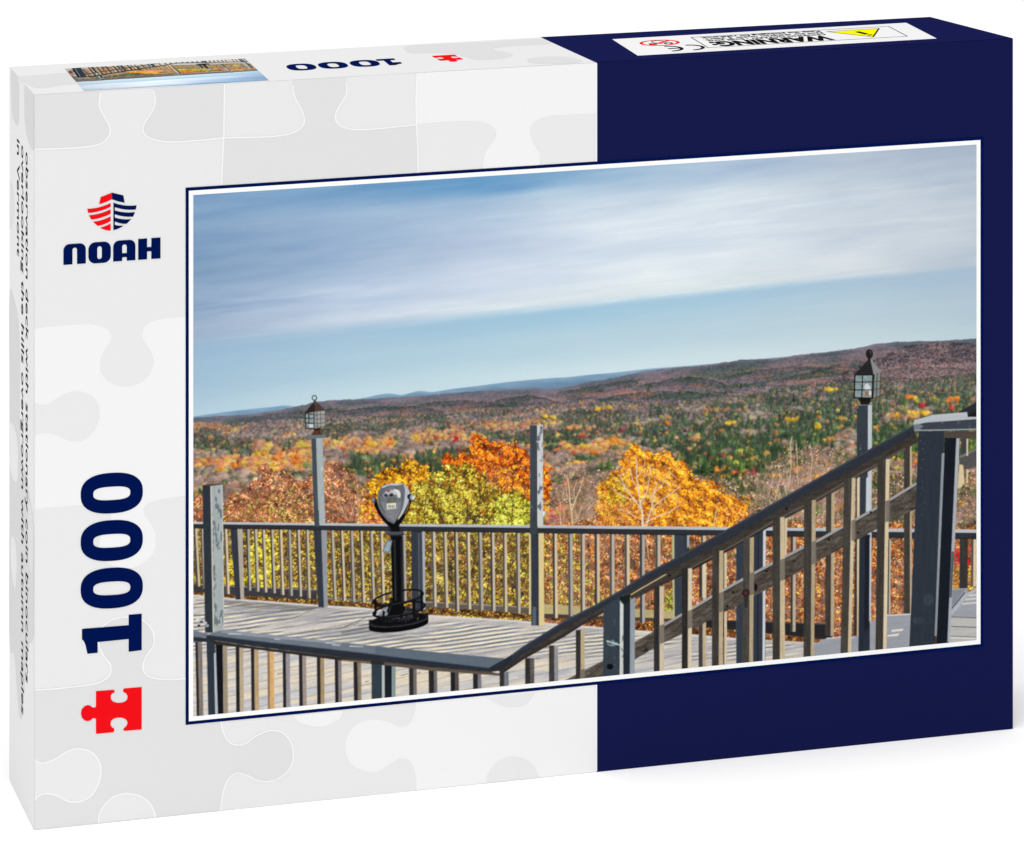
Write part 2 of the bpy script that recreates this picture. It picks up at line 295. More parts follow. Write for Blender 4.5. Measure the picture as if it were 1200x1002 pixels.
    foliage([(1112,664),(1152,664),(1152,690),(1112,690)], 900, [(226,190,56),(206,150,50)], [1,1], (.7,1.4), None, 3, seed=129)
    foliage([(778,690),(790,690),(790,720),(778,720)], 260, [(176,190,70),(120,150,50)], [1,1], (.8,1.6), None, 2, seed=131)
    for _ in range(1100):      # upright stems behind the railing
        x = rng.uniform(640, 1150); y = rng.uniform(640, 740); L = rng.uniform(6, 22)
        line((x, y), (x+rng.normal()*2.0, y-L), .6, .4, C(214,184,160)*(.45+.6*rng.random()), .6)
    for _ in range(260):
        x = rng.uniform(226, 640); y = rng.uniform(625, 710); L = rng.uniform(6, 20)
        line((x, y), (x+rng.normal()*5.0, y-L), .7, .4, C(110,92,70)*(.5+.8*rng.random()), .7)
    for _ in range(30):
        x = rng.uniform(232, 640); twig(x, rng.uniform(690, 712), 1.57+rng.normal()*.3, rng.uniform(30, 46), 1.2, C(86,70,52)*(.7+.5*rng.random()), 5, .45, .7)
    for _ in range(34):
        x = rng.uniform(640, 1130); twig(x, rng.uniform(715, 742), 1.57+rng.normal()*.12, rng.uniform(34, 50), 1.1, C(196,158,130)*(.6+.45*rng.random()), 4, .25, .6)
    for _ in range(60):
        x = rng.uniform(640, 1140); y = rng.uniform(630, 735); rr_ = rng.uniform(2, 5); foliage([(x-rr_, y), (x, y-rr_), (x+rr_, y), (x, y+rr_)], 26, [(226,60,40),(236,170,60),(240,200,120)], [1, 2, 1], (.6, 1.2), None, 2, seed=int(700+x))
    # left rust-red shrub
    foliage([(222,578),(238,582),(258,592),(275,580),(292,567),(302,552),(310,545),(322,552),(335,556),(345,563),(362,560),(376,548),(384,540),(394,541),(404,546),(412,560),(424,568),(440,575),(452,600),(452,618),(222,618)], 17000,
            [(206,108,76),(220,136,100),(232,162,128),(176,90,66),(198,156,70),(132,112,50),(110,74,50),(232,176,120),(186,62,50)], [3,3,2,2,1.6,1.6,2,1.2,.8], (.6,1.35), (164,120,96), 6, seed=201, ual=.85)
    foliage([(260,600),(300,588),(345,575),(372,600),(372,617),(262,617)], 2400, [(150,140,54),(190,170,80),(226,186,120)], [2,2,1], (.6,1.2), None, 6, seed=207)
    for _ in range(46):
        x = rng.uniform(235, 445); twig(x, 622, 1.57+rng.normal()*.35, rng.uniform(16, 28), .9, C(120,84,66)*(.8+.4*rng.random()), 4, .5, .6)
    for _ in range(9): twig(rng.uniform(405, 428), 610, 1.6+rng.normal()*.2, 24, .8, C(212,180,156), 4, .35, .7)
    # golden maple
    foliage([(424,592),(430,572),(436,560),(448,552),(462,547),(478,541),(492,543),(503,549),(510,560),(516,600),(500,615),(424,612)], 11000,
            [(232,160,34),(242,176,48),(214,138,26),(190,112,30),(250,196,70),(150,96,30)], [3.5,3,3,2,1,1.2], (.7,1.5), (170,108,28), 5, seed=211, ual=1)
    foliage([(424,585),(440,592),(446,618),(424,618)], 1500, [(220,130,80),(200,100,64),(236,160,110)], [1,1,1], (.6,1.3), None, 5, seed=213)
    # orange maple
    foliage([(518,565),(524,548),(530,540),(540,534),(548,524),(555,514),(563,512),(572,514),(582,517),(594,518),(606,522),(616,527),(624,534),(638,545),(646,556),(645,570),(640,585),(638,600),(620,612),(560,600),(532,580)], 21000,
            [(240,118,24),(232,98,26),(248,142,36),(246,160,50),(196,76,26),(150,68,34),(250,176,70)], [4,3,3,2,2,1.3,1], (.7,1.6), (170,78,26), 6, seed=221, ual=1)
    foliage([(517,540),(522,532),(530,531),(534,540),(528,552),(518,552)], 900, [(226,112,26),(206,84,26)], [1,1], (.7,1.5), (180,84,28), 3, seed=223)
    foliage([(560,590),(566,570),(585,553),(612,556),(622,575),(620,600),(590,606)], 2600, [(240,160,40),(228,140,40),(150,110,90)], [2,1,1], (.7,1.4), None, 6, seed=225)
    for _ in range(34):
        x = rng.uniform(545, 640); y = rng.uniform(545, 600); twig(x, y, 1.57+(594-x)*.012+rng.normal()*.4, rng.uniform(10, 18), .9, C(96,60,42), 3, .5, .55)
    for _ in range(18):
        x = rng.uniform(436, 506); y = rng.uniform(560, 590); twig(x, y, 1.57+rng.normal()*.5, rng.uniform(9, 15), .8, C(104,74,40), 3, .5, .5)
    # yellow-green shrub
    shr = [(452,620),(470,596),(484,572),(496,566),(506,560),(520,548),(530,546),(545,548),(556,550),(566,562),(580,572),(596,576),(612,578),(622,586),(634,600),(632,620)]
    foliage(shr, 20000, [(226,204,74),(206,184,62),(170,160,56),(126,122,44),(240,222,120),(104,88,48),(214,160,60),(150,176,60)], [3.6,3,2.8,2.4,1.4,2,.8,1], (.6,1.4), (128,112,52), 7, seed=231, ual=.85)
    foliage([(575,620),(580,596),(592,580),(612,582),(626,600),(626,620)], 2600, [(190,204,60),(222,226,100),(150,170,50)], [2,2,1], (.7,1.4), None, 5, seed=233)
    for x, L in [(553,34),(548,28),(565,26),(520,26),(600,24),(500,20),(575,28)]:
        twig(x, 618, 1.57+rng.normal()*.25, L, 1.4, C(74,58,46), 5, .5, .75)
    for _ in range(8): twig(rng.uniform(572, 600), rng.uniform(560, 575), 1.2+rng.normal()*.6, 12, .8, C(150,122,116), 3, .5, .7)
    # yellow dabs low behind the railing on the left
    foliage([(290,640),(300,628),(324,630),(326,690),(288,690)], 2400, [(232,210,50),(214,190,44),(240,224,90),(120,110,40)], [3,2,2,1], (.9,1.7), None, 4, seed=235)
    foliage([(264,655),(276,650),(276,690),(264,690)], 380, [(232,204,50),(220,180,60)], [3,2], (.9,1.6), None, 2, seed=237)
    # right golden-orange maple
    mp = [(704,612),(700,590),(706,566),(716,556),(726,545),(734,536),(744,527),(754,525),(764,530),(772,531),(782,532),(792,538),(804,545),(812,556),(822,566),(836,568),(846,576),(860,580),(872,588),(866,604),(852,618),(704,620)]
    foliage(mp, 30000, [(248,150,34),(252,168,46),(242,132,30),(234,116,38),(252,190,78),(204,112,40),(206,140,60)], [4,3.4,3,2.4,1.6,1.2,1.2], (.7,1.5), (238,140,40), 7, seed=241, ual=.95)
    foliage([(706,590),(708,568),(720,556),(732,560),(736,580),(728,600),(712,606)], 2800, [(168,140,44),(196,166,50),(132,116,44),(220,180,60)], [3,2,2,1], (.6,1.3), None, 6, seed=243)
    foliage([(690,612),(700,585),(720,592),(752,600),(770,618),(690,620)], 3400, [(200,120,60),(170,96,56),(220,150,80),(150,120,90)], [2,2,2,2], (.6,1.2), None, 6, seed=245)
    foliage([(846,598),(870,585),(885,592),(880,606),(862,618),(846,618)], 1500, [(226,120,50),(206,110,70),(236,150,60)], [2,1,1], (.6,1.2), None, 6, seed=247)
    foliage([(640,598),(650,585),(662,590),(664,612),(640,614)], 700, [(190,84,76),(170,90,86)], [1,1], (.6,1.2), None, 5, seed=249)
    Wb = C(226,206,186)
    for pts_, w in [([(753,618),(752.5,600),(750,590),(748,575),(746,558),(745,535)], 2.6), ([(751,596),(742,584),(733,572),(726,556)], 1.7), ([(757,618),(760,606),(764,592),(766,578),(770,566)], 1.8),
                    ([(763,596),(772,588),(784,580),(796,570)], 1.3), ([(750,590),(758,576),(761,560),(762,545)], 1.3), ([(742,585),(736,584),(728,580),(716,572)], 1.1), ([(748,575),(741,562),(738,548)], 1.1),
                    ([(745,606),(736,600),(724,596)], 1.0), ([(756,612),(768,606),(784,600),(796,592)], 1.2), ([(733,572),(728,566),(718,560)], .9), ([(766,578),(776,568),(782,556)], 1.0), ([(748,558),(755,545),(756,534)], .9)]:
        for a_, b_ in zip(pts_[:-1], pts_[1:]): line(a_, b_, w, w*.8, Wb*(.92+.12*rng.random()), .9); w *= .86
    for _ in range(34):
        x = rng.uniform(724, 800); y = rng.uniform(550, 606); twig(x, y, 1.57+(x-753)*.02+rng.normal()*.3, rng.uniform(7, 14), .7, Wb*(.8+.2*rng.random()), 3, .45, .7)
    for pts_, w in [([(671,618),(670,604),(668,590),(667,575),(665,560)], 1.9), ([(670,598),(674,586),(679,574),(683,562)], 1.4), ([(668,590),(664,578),(663,566)], .9), ([(657,618),(656,602),(657,588)], .9), ([(674,586),(672,574),(676,562)], .8), ([(836,618),(838,604),(840,592)], 1.2)]:
        for a_, b_ in zip(pts_[:-1], pts_[1:]): line(a_, b_, w, w*.8, C(222,190,150), .9); w *= .86
    for _ in range(24): twig(rng.uniform(655, 700), rng.uniform(585, 615), 1.57+rng.normal()*.4, rng.uniform(9, 16), .7, C(200,168,140)*(.8+.3*rng.random()), 3, .4, .6)
    for a_, b_ in [((722,626),(735,636)),((735,636),(744,646)),((757,628),(760,655)),((757,655),(762,672)),((758,640),(766,632)),((524,628),(532,645)),((498,648),(512,660)),((512,660),(530,672))]:
        line(a_, b_, 1.5, 1.1, C(206,160,130) if a_[0] > 700 else C(92,72,52), .9)
    for pts_, c in [([(923,575),(927,545),(926,520),(928,512)], 1.0), ([(935,570),(934,540),(933,520)], .8), ([(908,585),(914,560),(912,545)], .8), ([(948,570),(952,540),(949,520)], .8), ([(916,600),(922,580),(918,566)],.8)]:
        pline(pts_, c, C(206,190,166), alpha=.8)

    # ---------------- deck
    # strip of fallen leaves under the far railing
    foliage([(222,692),(285,697),(370,704),(500,708),(640,720),(760,728),(960,744),(960,756),(760,740),(640,726),(500,718),(370,709),(222,700)], 9000,
            [(196,110,50),(222,160,70),(150,84,44),(110,84,50),(206,190,70),(232,140,50),(90,70,50)], [3,2,2,2,2,1.6,1], (.5,1.1), (120,84,50), 1.5, seed=261, ual=1)
    deck = [(222,697),(290,703),(385,710),(420,711.5),(505,721),(600,726.5),(690,734),(765,740),(810,743),(860,747.5),(900,752),(958,754),(1000,760),(1152,760),(1152,860),(222,860)]
    sl = bbox(222, 690, 1152, 850); a = poly_cov(deck, sl); x = X[sl]; y = Y[sl]
    tone = fbm(x/70, (y+.15*x)/6, 401, 4); pl = fbm(x/30, (y+.22*x)/1.9, 405, 3)
    c = mix(C(170,168,170)[None, None], C(206,196,184)[None, None], np.clip(.5+tone*1.2, 0, 1))
    # shadow stripes of the balusters
    wv = y+.125*(x-226)+1.3*fbm(x/80, y/40, 409); per = 3.3+np.clip((y-705)/60, 0, 1)*2.2
    st = np.clip(np.sin((wv-740)/4.5*6.283+fbm(x/40, y/20, 411)*1.2)*2.4+pl*.8, -1, 1)
    far_ = np.clip((775-y+(.01*(x-500)))/14, 0, 1)
    msk = np.clip(.62+fbm(x/45, (y+.2*x)/7, 415)*1.9, 0, 1)*np.clip((y-np.interp(x, [222,420,505,690,958],[700,715,726,740,756]))/3, 0, 1)
    c = mix(c, mix(C(126,131,143)[None, None], C(238,222,194)[None, None], (st+1)/2), np.clip(msk*1.25, 0, 1)*far_*np.where((x > 480) & (x < 900), .98, .9))
    near = np.clip((y-762-(x-300)*.02)/12, 0, 1)
    wm = fbm(x/50, (y+.2*x)/5.5, 421, 4)
    cn = mix(C(194,192,192)[None, None], C(220,204,182)[None, None], np.clip(.6+wm*2.6, 0, 1))
    sh = np.clip((fbm(x/60, (y+.16*x)/5, 425)-.18)*3.6, 0, 1); cn = mix(cn, C(154,158,166)[None, None], sh*.45)
    c = mix(c, cn, near)
    c += (pl*11+grit[sl]*9)[..., None]
    bd = np.abs(((y+.2*x)/9.5) % 1-.5); c = c*(1-.22*np.clip((.06-bd)*20, 0, 1))[..., None]
    blend(sl, c, a)
    for p, q_ in [((402,735),(432,722)),((226,722),(380,712)),((395,737),(420,730)),((372,711),(350,722)),((350,722),(330,727))]:
        line(p, q_, .9, .7, C(96,92,92), .8)
    for x0, y0, x1, y1 in [(300,706,370,715),(330,715,420,706),(230,703,290,706)]:
        line((x0, y0), (x1, y1), 1.6, .9, C(112,112,116), .5)
    for x0, y0, L in [(470,791.5,8),(488,789,5),(428,799,4),(290,737,6),(620,751,5),(628,772,4),(325,790,6),(540,769,6)]:
        line((x0, y0), (x0+L, y0-L*.25), 1.1, .8, C(92,86,80), .7)
    poly([(398,741),(436,729),(446,737),(432,741),(404,745)], (104,106,112), 8, 'h', .45)
    poly([(264,712),(330,708),(420,716),(440,722),(380,730),(300,722)], (128,132,142), 8, 'h', .35); poly([(330,742),(400,734),(470,744),(520,752),(430,750)], (122,128,140), 8, 'h', .38)
    # shaded far part of the deck on the left
    poly([(262,703.5),(300,704),(372,711),(360,716),(300,713),(262,709)], (120,118,116), 8, 'h', .5)
    pline([(226,697.5),(290,703.5),(385,710.5),(420,712.5),(505,721.5),(600,727.5),(690,735),(765,741),(860,748.5),(958,754)], 2.2, C(214,208,200), alpha=.75)

    # ---------------- far railing
    def rail_top(x): return 611.5+(x-226)*.0098
    def rail_h(x): return 6.6+(x-226)*.0042
    # bottom rails
    DK = (70,70,74); GY = (118,112,106)
    poly([(222,684),(242,686),(242,694),(222,692)], DK, 8, 'h')
    poly([(262,686),(371,690.5),(371,703),(262,696)], (72,72,76), 10, 'h')
    poly([(262,686),(371,690.5),(371,692),(262,687.4)], (120,120,124), 10, 'h')
    poly([(383,699.5),(440,703),(440,706),(383,702.3)], (130,124,116), 10, 'h')
    poly([(495,704.5),(560,707.5),(622,711),(622,719),(560,714.5),(495,711.5)], (104,98,92), 12, 'h')
    poly([(495,704.5),(622,711),(622,712.3),(495,705.8)], (150,142,132), 12, 'h')
    poly([(637,708),(790,716),(790,725),(637,719)], (176,162,124), 12, 'h')
    poly([(637,719),(790,725),(790,728.5),(637,723.5)], (84,78,74), 8, 'h')
    poly([(800,724),(862,727),(975,731),(975,750),(862,738),(800,733)], (52,52,54), 8, 'h')
    poly([(800,724),(975,731),(975,732.6),(800,725.4)], (84,84,86), 8, 'h')
    bal = [(228.6,232.4,4.4,687),(236.6,239,3.6,690),(264,267,4.2,696),(290,292.3,4.2,692),(299,301.8,4.2,693),(308.3,311,4.2,694),(318.3,321,4.2,695),(328.3,331,4.2,697),(338.5,341,4.2,698),(349,351.8,4.2,699),(359.5,362,4.2,701),
           (388.8,392.3,4.2,703),(400,403.2,4.2,704),(411.5,414.2,4.4,705),(401+0,403.5,0,0),(422.6,425.8,4.4,706),(434.6,437.5,4.2,706),(446.4,449,4.4,706),(472.6,474.3,4.6,706),(507.5,509.4,4.8,711),(520.8,523,4.8,712),(534,535.8,4.8,717),(548,549.7,4.8,714),(562,564,5,715),
           (576.7,578,5,716),(591.3,592,5,717),(606.6,607.5,5,719),(650,650.8,5.4,724),(668,668.8,5.6,722),(682.5,682.8,5.6,722),(699.5,700,5.8,722),(717,717.2,5.8,722),(734.6,735,5.8,724),(752.5,752.8,6,730),(770.8,771,6,728),(824,824,6,720),(929.5,929,6,740),(1141,1140.5,6,687)]
    TANS = [(194,178,152),(178,168,152),(206,186,158),(166,160,152),(188,176,158)]
    for k, (xt, xb, w, yb) in enumerate(bal):
        if w == 0: continue
        yt = rail_top(xt)+rail_h(xt)-1; dk = (96,92,88) if k % 3 else (74,74,76); f = .45
        poly([(xt-w/2, yt),(xt+w/2, yt),(xb+w/2, yb),(xb-w/2, yb)], TANS[k % 5], 12)
        poly([(xt-w/2, yt),(xt-w/2+w*f, yt),(xb-w/2+w*f, yb),(xb-w/2, yb)], dk, 8)
        poly([(xt-w/2, yt),(xt+w/2, yt),(xt+w/2, yt+2.4),(xt-w/2, yt+1.2)], (52,50,52), 5, alpha=.7)
    def post(tl, tr, bl, br, yt, yb, split, dark=(66,74,88), light=(160,168,176), lt=0, edge=None, eld=None):
        poly([(tl, yt),(tr, yt+lt),(br, yb+lt),(bl, yb)], light, 12, edge=edge)
        st_, sb = tl+(tr-tl)*split, bl+(br-bl)*split
        poly([(tl, yt),(st_, yt),(sb, yb),(bl, yb)], dark, 7, edge=eld)
    post(269.5, 284, 276, 286, 617, 702.5, .58, (62,68,80), (168,160,150))
    # far posts
    post(366.7, 383, 373, 384, 617, 711.5, .58, (64,70,84), (142,146,150))
    post(364.7, 377.8, 368, 381, 513, 614.5, .42, (78,88,100), (158,168,172), edge=((188,192,184), .3))
    post(481.5, 497.6, 483, 498.5, 620, 716, .62, (62,70,86), (74,82,96)); poly([(494.5,621),(497.6,621),(498.5,714),(496,714)], (164,166,168), 8)
    poly([(490,625),(491,625),(491.6,700),(490.6,700)], (130,134,142), 8, alpha=.7)
    post(620.6, 636, 621, 636.4, 498.2, 617, .56, (74,82,94), (196,198,196), -.6, edge=((110,116,124), .22), eld=((150,156,162), .42))
    poly([(619.8,622),(622,622),(622,720),(619.8,720)], (206,190,150), 8)
    post(621.8, 637, 622.5, 637.5, 622, 733, .6, (62,70,84), (210,190,142))
    poly([(624,711),(628,711),(628,733),(624,733)], (94,106,124), 5)
    poly([(787,626),(790,626),(791,722),(788.5,722)], (172,170,136), 8)
    post(790, 807.5, 790.5, 807, 624, 724, .64, (66,76,92), (62,70,84)); poly([(805,626),(807.5,626),(807.5,640),(805,642)], (160,166,174), 5)
    poly([(1124.5,622),(1134,622),(1134,690),(1124,690)], (72,70,68), 12)
    # far top rail
    for x0, x1 in [(222, 1152)]:
        xs_ = np.arange(x0, x1+1, 31.); up = [(x, rail_top(x)) for x in xs_]; md = [(x, rail_top(x)+rail_h(x)*.36) for x in xs_]; lo = [(x, rail_top(x)+rail_h(x)) for x in xs_]
        poly(up+lo[::-1], (58,62,70), 8, 'h'); poly(up+md[::-1], (174,177,183), 14, 'h')
        pline([(p[0], p[1]+.4) for p in lo], 1.2, C(44,44,48), alpha=.8)
        pline([(p[0], p[1]+.3) for p in up], .8, C(196,198,204), alpha=.6)
    poly([(620.8,600),(630,600),(630,626),(620.8,626)], (70,78,90), 7); poly([(629.5,598),(636,598),(636,616.6),(629.5,616.6)], (192,194,190), 12)
    poly([(635.8,598),(639,600),(638,604),(636,606)], (206,214,224), 6)
    poly([(368,598),(374,598),(374.5,617),(368.5,617)], (76,86,98), 7); poly([(373.5,598),(381,598),(381,613.8),(374,613.8)], (160,168,172), 10)

    # ---------------- lanterns
    RU = (92,66,54)
    poly([(360,509.5),(381.8,508.8),(382,513),(361,514.4)], (108,120,130), 8, 'h')
    poly([(366.5,502),(376,502),(375,505),(377.8,509.5),(365,509.8),(368,505)], RU, 16, 'n'); poly([(367,501),(375,501),(374,504),(368,504)], (58,44,40), 8, 'n')
    poly([(357.5,483),(368,482),(368,502.3),(358.7,502)], (138,148,152), 30, 'n'); poly([(368,482),(381,481),(381.8,499.5),(368,502)], (148,152,152), 16, 'n')
    for x in (357.6,361.3,367.9): line((x,483),(x+(.8 if x<367 else .1),502), 1.0, 1.0, C(36,34,36))
    for x in (371.4,375.6,380.9): line((x,481.5),(x+.3,500.3), .9, .9, C(112,96,80), .9)
    for y in (485,490,495.6,501.6): line((357.6,y),(368,y+.2), .9, .9, C(34,34,38))
    for y in (486,491,496,500): line((368,y+.3),(382,y-.8), .8, .8, C(104,88,76), .85)
    poly([(361,497),(367,497),(367,501),(362,501)], (206,214,216), 6, alpha=.8)
    poly([(356.8,484.5),(368,469.5),(369.6,469.3),(368.6,482.5)], (60,50,48), 8, 'n'); poly([(368.2,469.5),(370,469.3),(381.3,480.8),(368.4,482.4)], (86,76,70), 10, 'n')
    ellipse(368.3, 466.1, 2.6, 2.7, (60,56,54), ring=1.2); line((368.3,469),(368.4,470.5), 1.6, 1.8, C(60,52,48))
    # right lantern + post
    post(1004, 1021.6, 1003.2, 1020.6, 473.5, 745, .74, (66,74,86), (176,184,192), edge=None, eld=((160,166,172), .52))
    poly([(1004.5,473.5),(1021.6,472.6),(1021.6,474.4),(1004.2,475.4)], (120,128,136), 6)
    poly([(1006.5,467),(1020.5,466.5),(1018.5,474),(1008.5,474)], (46,38,34), 16, 'n'); line((1006,468),(1010,474), 1, 1, C(40,38,38))
    poly([(1001,439),(1023.6,439),(1023.4,466.6),(1000,466)], (132,146,152), 22, 'n'); poly([(1023.6,439),(1032.5,437),(1031,464.5),(1023.4,466.6)], (128,136,136), 16, 'n')
    poly([(1013,463),(1012.8,452),(1016,448.5),(1020.5,455),(1021,463)], (196,202,206), 14, 'n'); poly([(1013,458),(1018,458),(1018,464),(1013,464)], (140,120,96), 8)
    for x, w in ((1001.6,1.7),(1010.6,1.2),(1023.2,2.4)): line((x,439),(x-.9,466.2), w, w, C(28,28,30))
    for y in (447.5,456.8): line((998.5,y),(1023,y), 1.1, 1.1, C(28,28,30))
    line((1000,466),(1023,466.4), 1.5, 1.5, C(28,28,30)); line((1001,439.2),(1024,439.2), 1.4, 1.4, C(24,24,26)); line((1023,466.4),(1031,464), 1.2, 1.2, C(120,96,56))
    for x in (1027.6,1031.8): line((x,437.5),(x-.9,465), 1.0, 1.0, C(92,76,54))
    for y in (446.8,455.6): line((1023,y+.6),(1034,y-.6), 1.0, 1.0, C(96,82,60))
    poly([(1001,439),(1017.2,421),(1019.6,420),(1023.6,438.8)], (52,52,54), 7, 'n'); poly([(1019.6,420),(1021.5,421.5),(1033,436),(1023.6,438.8)], (138,138,138), 9, 'n')
    ellipse(1018.6, 414.6, 3.2, 4.4, (34,34,36), ring=2.0); ellipse(1018, 415, 2.4, 3.4, (44,44,46)); line((1018,418),(1018.4,421), 2.6, 3, C(44,42,44))

    # ---------------- coin binoculars
    BK = (22,22,24)
    def tell(cx, cy, rx, ry, sl_, n=40): return [(cx+rx*math_cos(t), cy-sl_*rx*math_cos(t)+ry*math_sin(t)) for t in np.linspace(0, 6.283, n, endpoint=False)]
    math_cos, math_sin = np.cos, np.sin
    lowr = tell(467, 732.6, 35, 7.6, .115); 
    poly(lowr, (17,17,19), 8, 'n'); poly([(432,726.5),(502,718.5),(502,729.5),(432,737)], (17,17,19), 8, 'n')
    poly(tell(467, 726.4, 35, 7.6, .115), (40,41,45), 12, 'n'); poly(tell(467.2, 725.6, 31.5, 6.2, .115), (23,23,26), 8, 'n')
    poly(tell(468, 722.5, 24, 5.6, .115), (34,35,39), 12, 'n'); poly(tell(468, 718.6, 23, 5.2, .115), (26,26,29), 12, 'n')
    for p, q_ in zip(tell(467, 726.6, 34, 7.4, .115, 60)[2:28], tell(467, 726.6, 34, 7.4, .115, 60)[3:29]): line(p, q_, .8, .8, C(92,94,100), .6)
    poly([(442,721),(451.5,708.5),(457.5,708.5),(455,719),(448.5,724.5)], (148,154,166), 16, 'n', .95)
    poly([(461,722),(471,709),(480,712),(487,719),(482,725),(470,727)], (62,63,68), 34, 'n')
    for _ in range(60): dab(rng.uniform(444, 496), rng.uniform(712, 729), rng.uniform(.4, 1.3), C(120,122,128)*(.25+.9*rng.random()), .6)
    poly([(453,716),(457.5,700),(470.5,700),(475,714),(470,721),(456,723)], BK, 7, 'n'); line((458.5,703),(456,717), .9, .9, C(96,98,104), .7)
    poly([(457.5,628),(470.8,628),(472,706),(459.8,708)], (20,21,24), 7); poly([(461,632),(463.2,632),(464.8,704),(462.4,704)], (62,66,74), 8, alpha=.8)
    poly([(468.8,632),(470,632),(471.4,704),(470,704)], (54,57,62), 6, alpha=.7)
    for cx_, cy_, rx_ in ((466.5, 700, 29), (467.5, 714, 30)):
        P_ = tell(cx_, cy_, rx_, 7.6, .175, 64); P_.append(P_[0])
        for p, q_ in zip(P_[:-1], P_[1:]):
            back = p[1] < cy_-.175*(p[0]-cx_)
            if back and 457.5 < p[0] < 472: continue
            line(p, q_, 2.0 if back else 3.0, 2.0 if back else 3.0, C(27,28,31))
            if not back: line((p[0], p[1]-.8), (q_[0], q_[1]-.8), .8, .8, C(120,124,132), .55)
    for x, y0, y1 in ((440,704,719),(449.5,717,731),(485,703,726),(494,694,716),(470,708,724)): line((x, y0), (x, y1), 3.0, 2.6, C(26,26,28))
    poly([(454,604),(466,604),(468.5,622),(470.5,630),(457,630),(457.5,618)], (24,24,27), 5, 'n')
    ellipse(463, 625.2, 11, 2.9, (52,54,60)); ellipse(462.5, 624.3, 10.4, 2.2, (86,90,98)); poly([(456.6,612),(468,612),(468,623),(457.4,623)], (26,26,29), 4)
    poly([(453,632),(459.6,633),(456.5,648.4),(447.4,646.6)], (112,130,146), 6); poly([(454.2,634.4),(458.2,635),(455.4,646.2),(449.6,645)], (140,158,172), 8, 'n')
    pline([(439.5,586),(441,593),(444.6,600.5),(450,608.5),(455.6,614),(461,617.4),(466.6,613),(472,605.5),(476.6,597.5),(479.4,589),(480.2,582)], 4.4, C(20,20,23), var=3)
    pline([(474.5,602),(477.5,596),(479.3,588)], .9, C(190,150,80), alpha=.8)
    head = [(442.2,586),(442.6,577),(446,571.5),(451,568.4),(458,566.6),(466,566.3),(473,567),(475,570.5),(474.6,578),(474,586),(472,596),(468,604.5),(461.5,613.8),(454,610),(447,601.5),(443.4,594)]
    poly(head, (112,115,121), 7, 'n'); poly([(472.8,566.8),(477,570),(480.8,578.5),(480,583),(477,592),(472,602),(466,609.5),(469,603),(472.4,594),(474,584),(474.8,575)], (168,178,196), 6, 'n')
    poly([(446,571.6),(451,568.4),(458,566.6),(466,566.3),(473,567),(466,568.6),(457,569.4),(450,571.4)], (176,184,198), 5, 'n')
    ellipse(458, 585.5, 13.2, 16.5, (84,88,96), ring=1.0, alpha=.7); poly([(446,588),(471,588),(468,600),(461.5,611),(454,606)], (140,140,144), 7, 'n', .6)
    ellipse(458.5,584.5,8.8,13.5,(120,124,130), alpha=.7)
    poly([(448.5,580),(452,576),(458,574),(464,574.5),(468.5,577),(469.5,582),(466.5,582.5),(464,579.5),(457,579),(452,580.5),(450.5,583)], (176,180,186), 6, 'n')
    poly([(461,572.8),(467,574),(469.2,577.5),(469,583),(466.2,583),(466,578.5),(462,575.6)], (218,214,204), 5, 'n')
    ellipse(451.8, 580, 2.1, 2.0, (30,32,40)); ellipse(458.4, 579.6, 2.3, 2.1, (30,32,40)); ellipse(455.2, 575.2, 1.7, 1.7, (150,92,80)); ellipse(451.3, 579.2, .7, .6, (150,156,170)); ellipse(457.9, 578.7, .7, .6, (150,156,170))
    poly([(452.8,583),(464.4,582),(464.2,590),(453.2,590.6)], (112,112,108), 10, 'n'); poly([(453,590),(463.8,589),(463.8,595.8),(453.4,596.8)], (218,216,196), 6, 'n')
    for x in (455.3,457.2,459.4,461.4): line((x,592),(x+.4,595), .9, .9, C(60,58,56))
    ellipse(438.3, 586, 2.9, 3.6, (60,66,76)); ellipse(437.2, 585.4, 1.9, 2.6, (120,128,140)); ellipse(480.8, 582, 3.8, 3.6, (44,50,60)); ellipse(483, 582.6, 2.6, 3.4, (150,160,174)); ellipse(484.3,583.2,1.2,2,(214,220,228))

    # ---------------- stair landing on the right
    poly([(950,756),(969,747.5),(997,748),(1025,726),(1038,720.5),(1067,719),(1070,790),(950,790)], (150,152,158), 8, 'h')
    pline([(969,748),(985,746.5),(1000,747)], 1.6, C(206,206,206), alpha=.8); pline([(1038,721),(1067,719.6)], 1.4, C(206,210,214), alpha=.9)
    poly([(1045,738),(1059,736.5),(1057,739),(1044,740.5)], (224,214,198), 5, 'h'); poly([(1041,744),(1054,742),(1052,745),(1039,746)], (224,214,198), 5, 'h')
    poly([(1112,690),(1134,689),(1134,694),(1152,683),(1152,775),(1108,775)], (150,154,162), 8, 'h')
    poly([(1112,692),(1131,690.5),(1113,713)], (132,136,144), 6, 'h'); line((1112.5,716),(1130,694.5), 1.0, 1.0, C(58,60,66)); poly([(1113,718),(1131,696),(1147,688),(1147,691),(1134,698),(1116,720)], (170,174,180), 6, 'h')
    poly([(1112,722),(1152,723),(1152,775),(1108,775)], (178,176,172), 10, 'h')
    for y in (722.6,733.8,745.4): line((1112,y),(1150,y+1.4), 1.1, 1.1, C(104,102,100)); 
    pline([(1112,746.8),(1150,748)], 1.8, C(222,218,212), alpha=.8)
    for y, x0, x1 in ((697,1136,1146),(701.5,1132,1146),(706.5,1128,1146)): line((x0,y+1),(x1,y-.6), 2.0, 2.0, C(220,212,198), .75)
    poly([(996,628),(1004,628),(1003,748),(994,748)], (72,68,66), 8, alpha=0)

    # ---------------- stair railing
    DBR = (84,80,76); SUN = (198,180,152); DGY = (70,68,66)
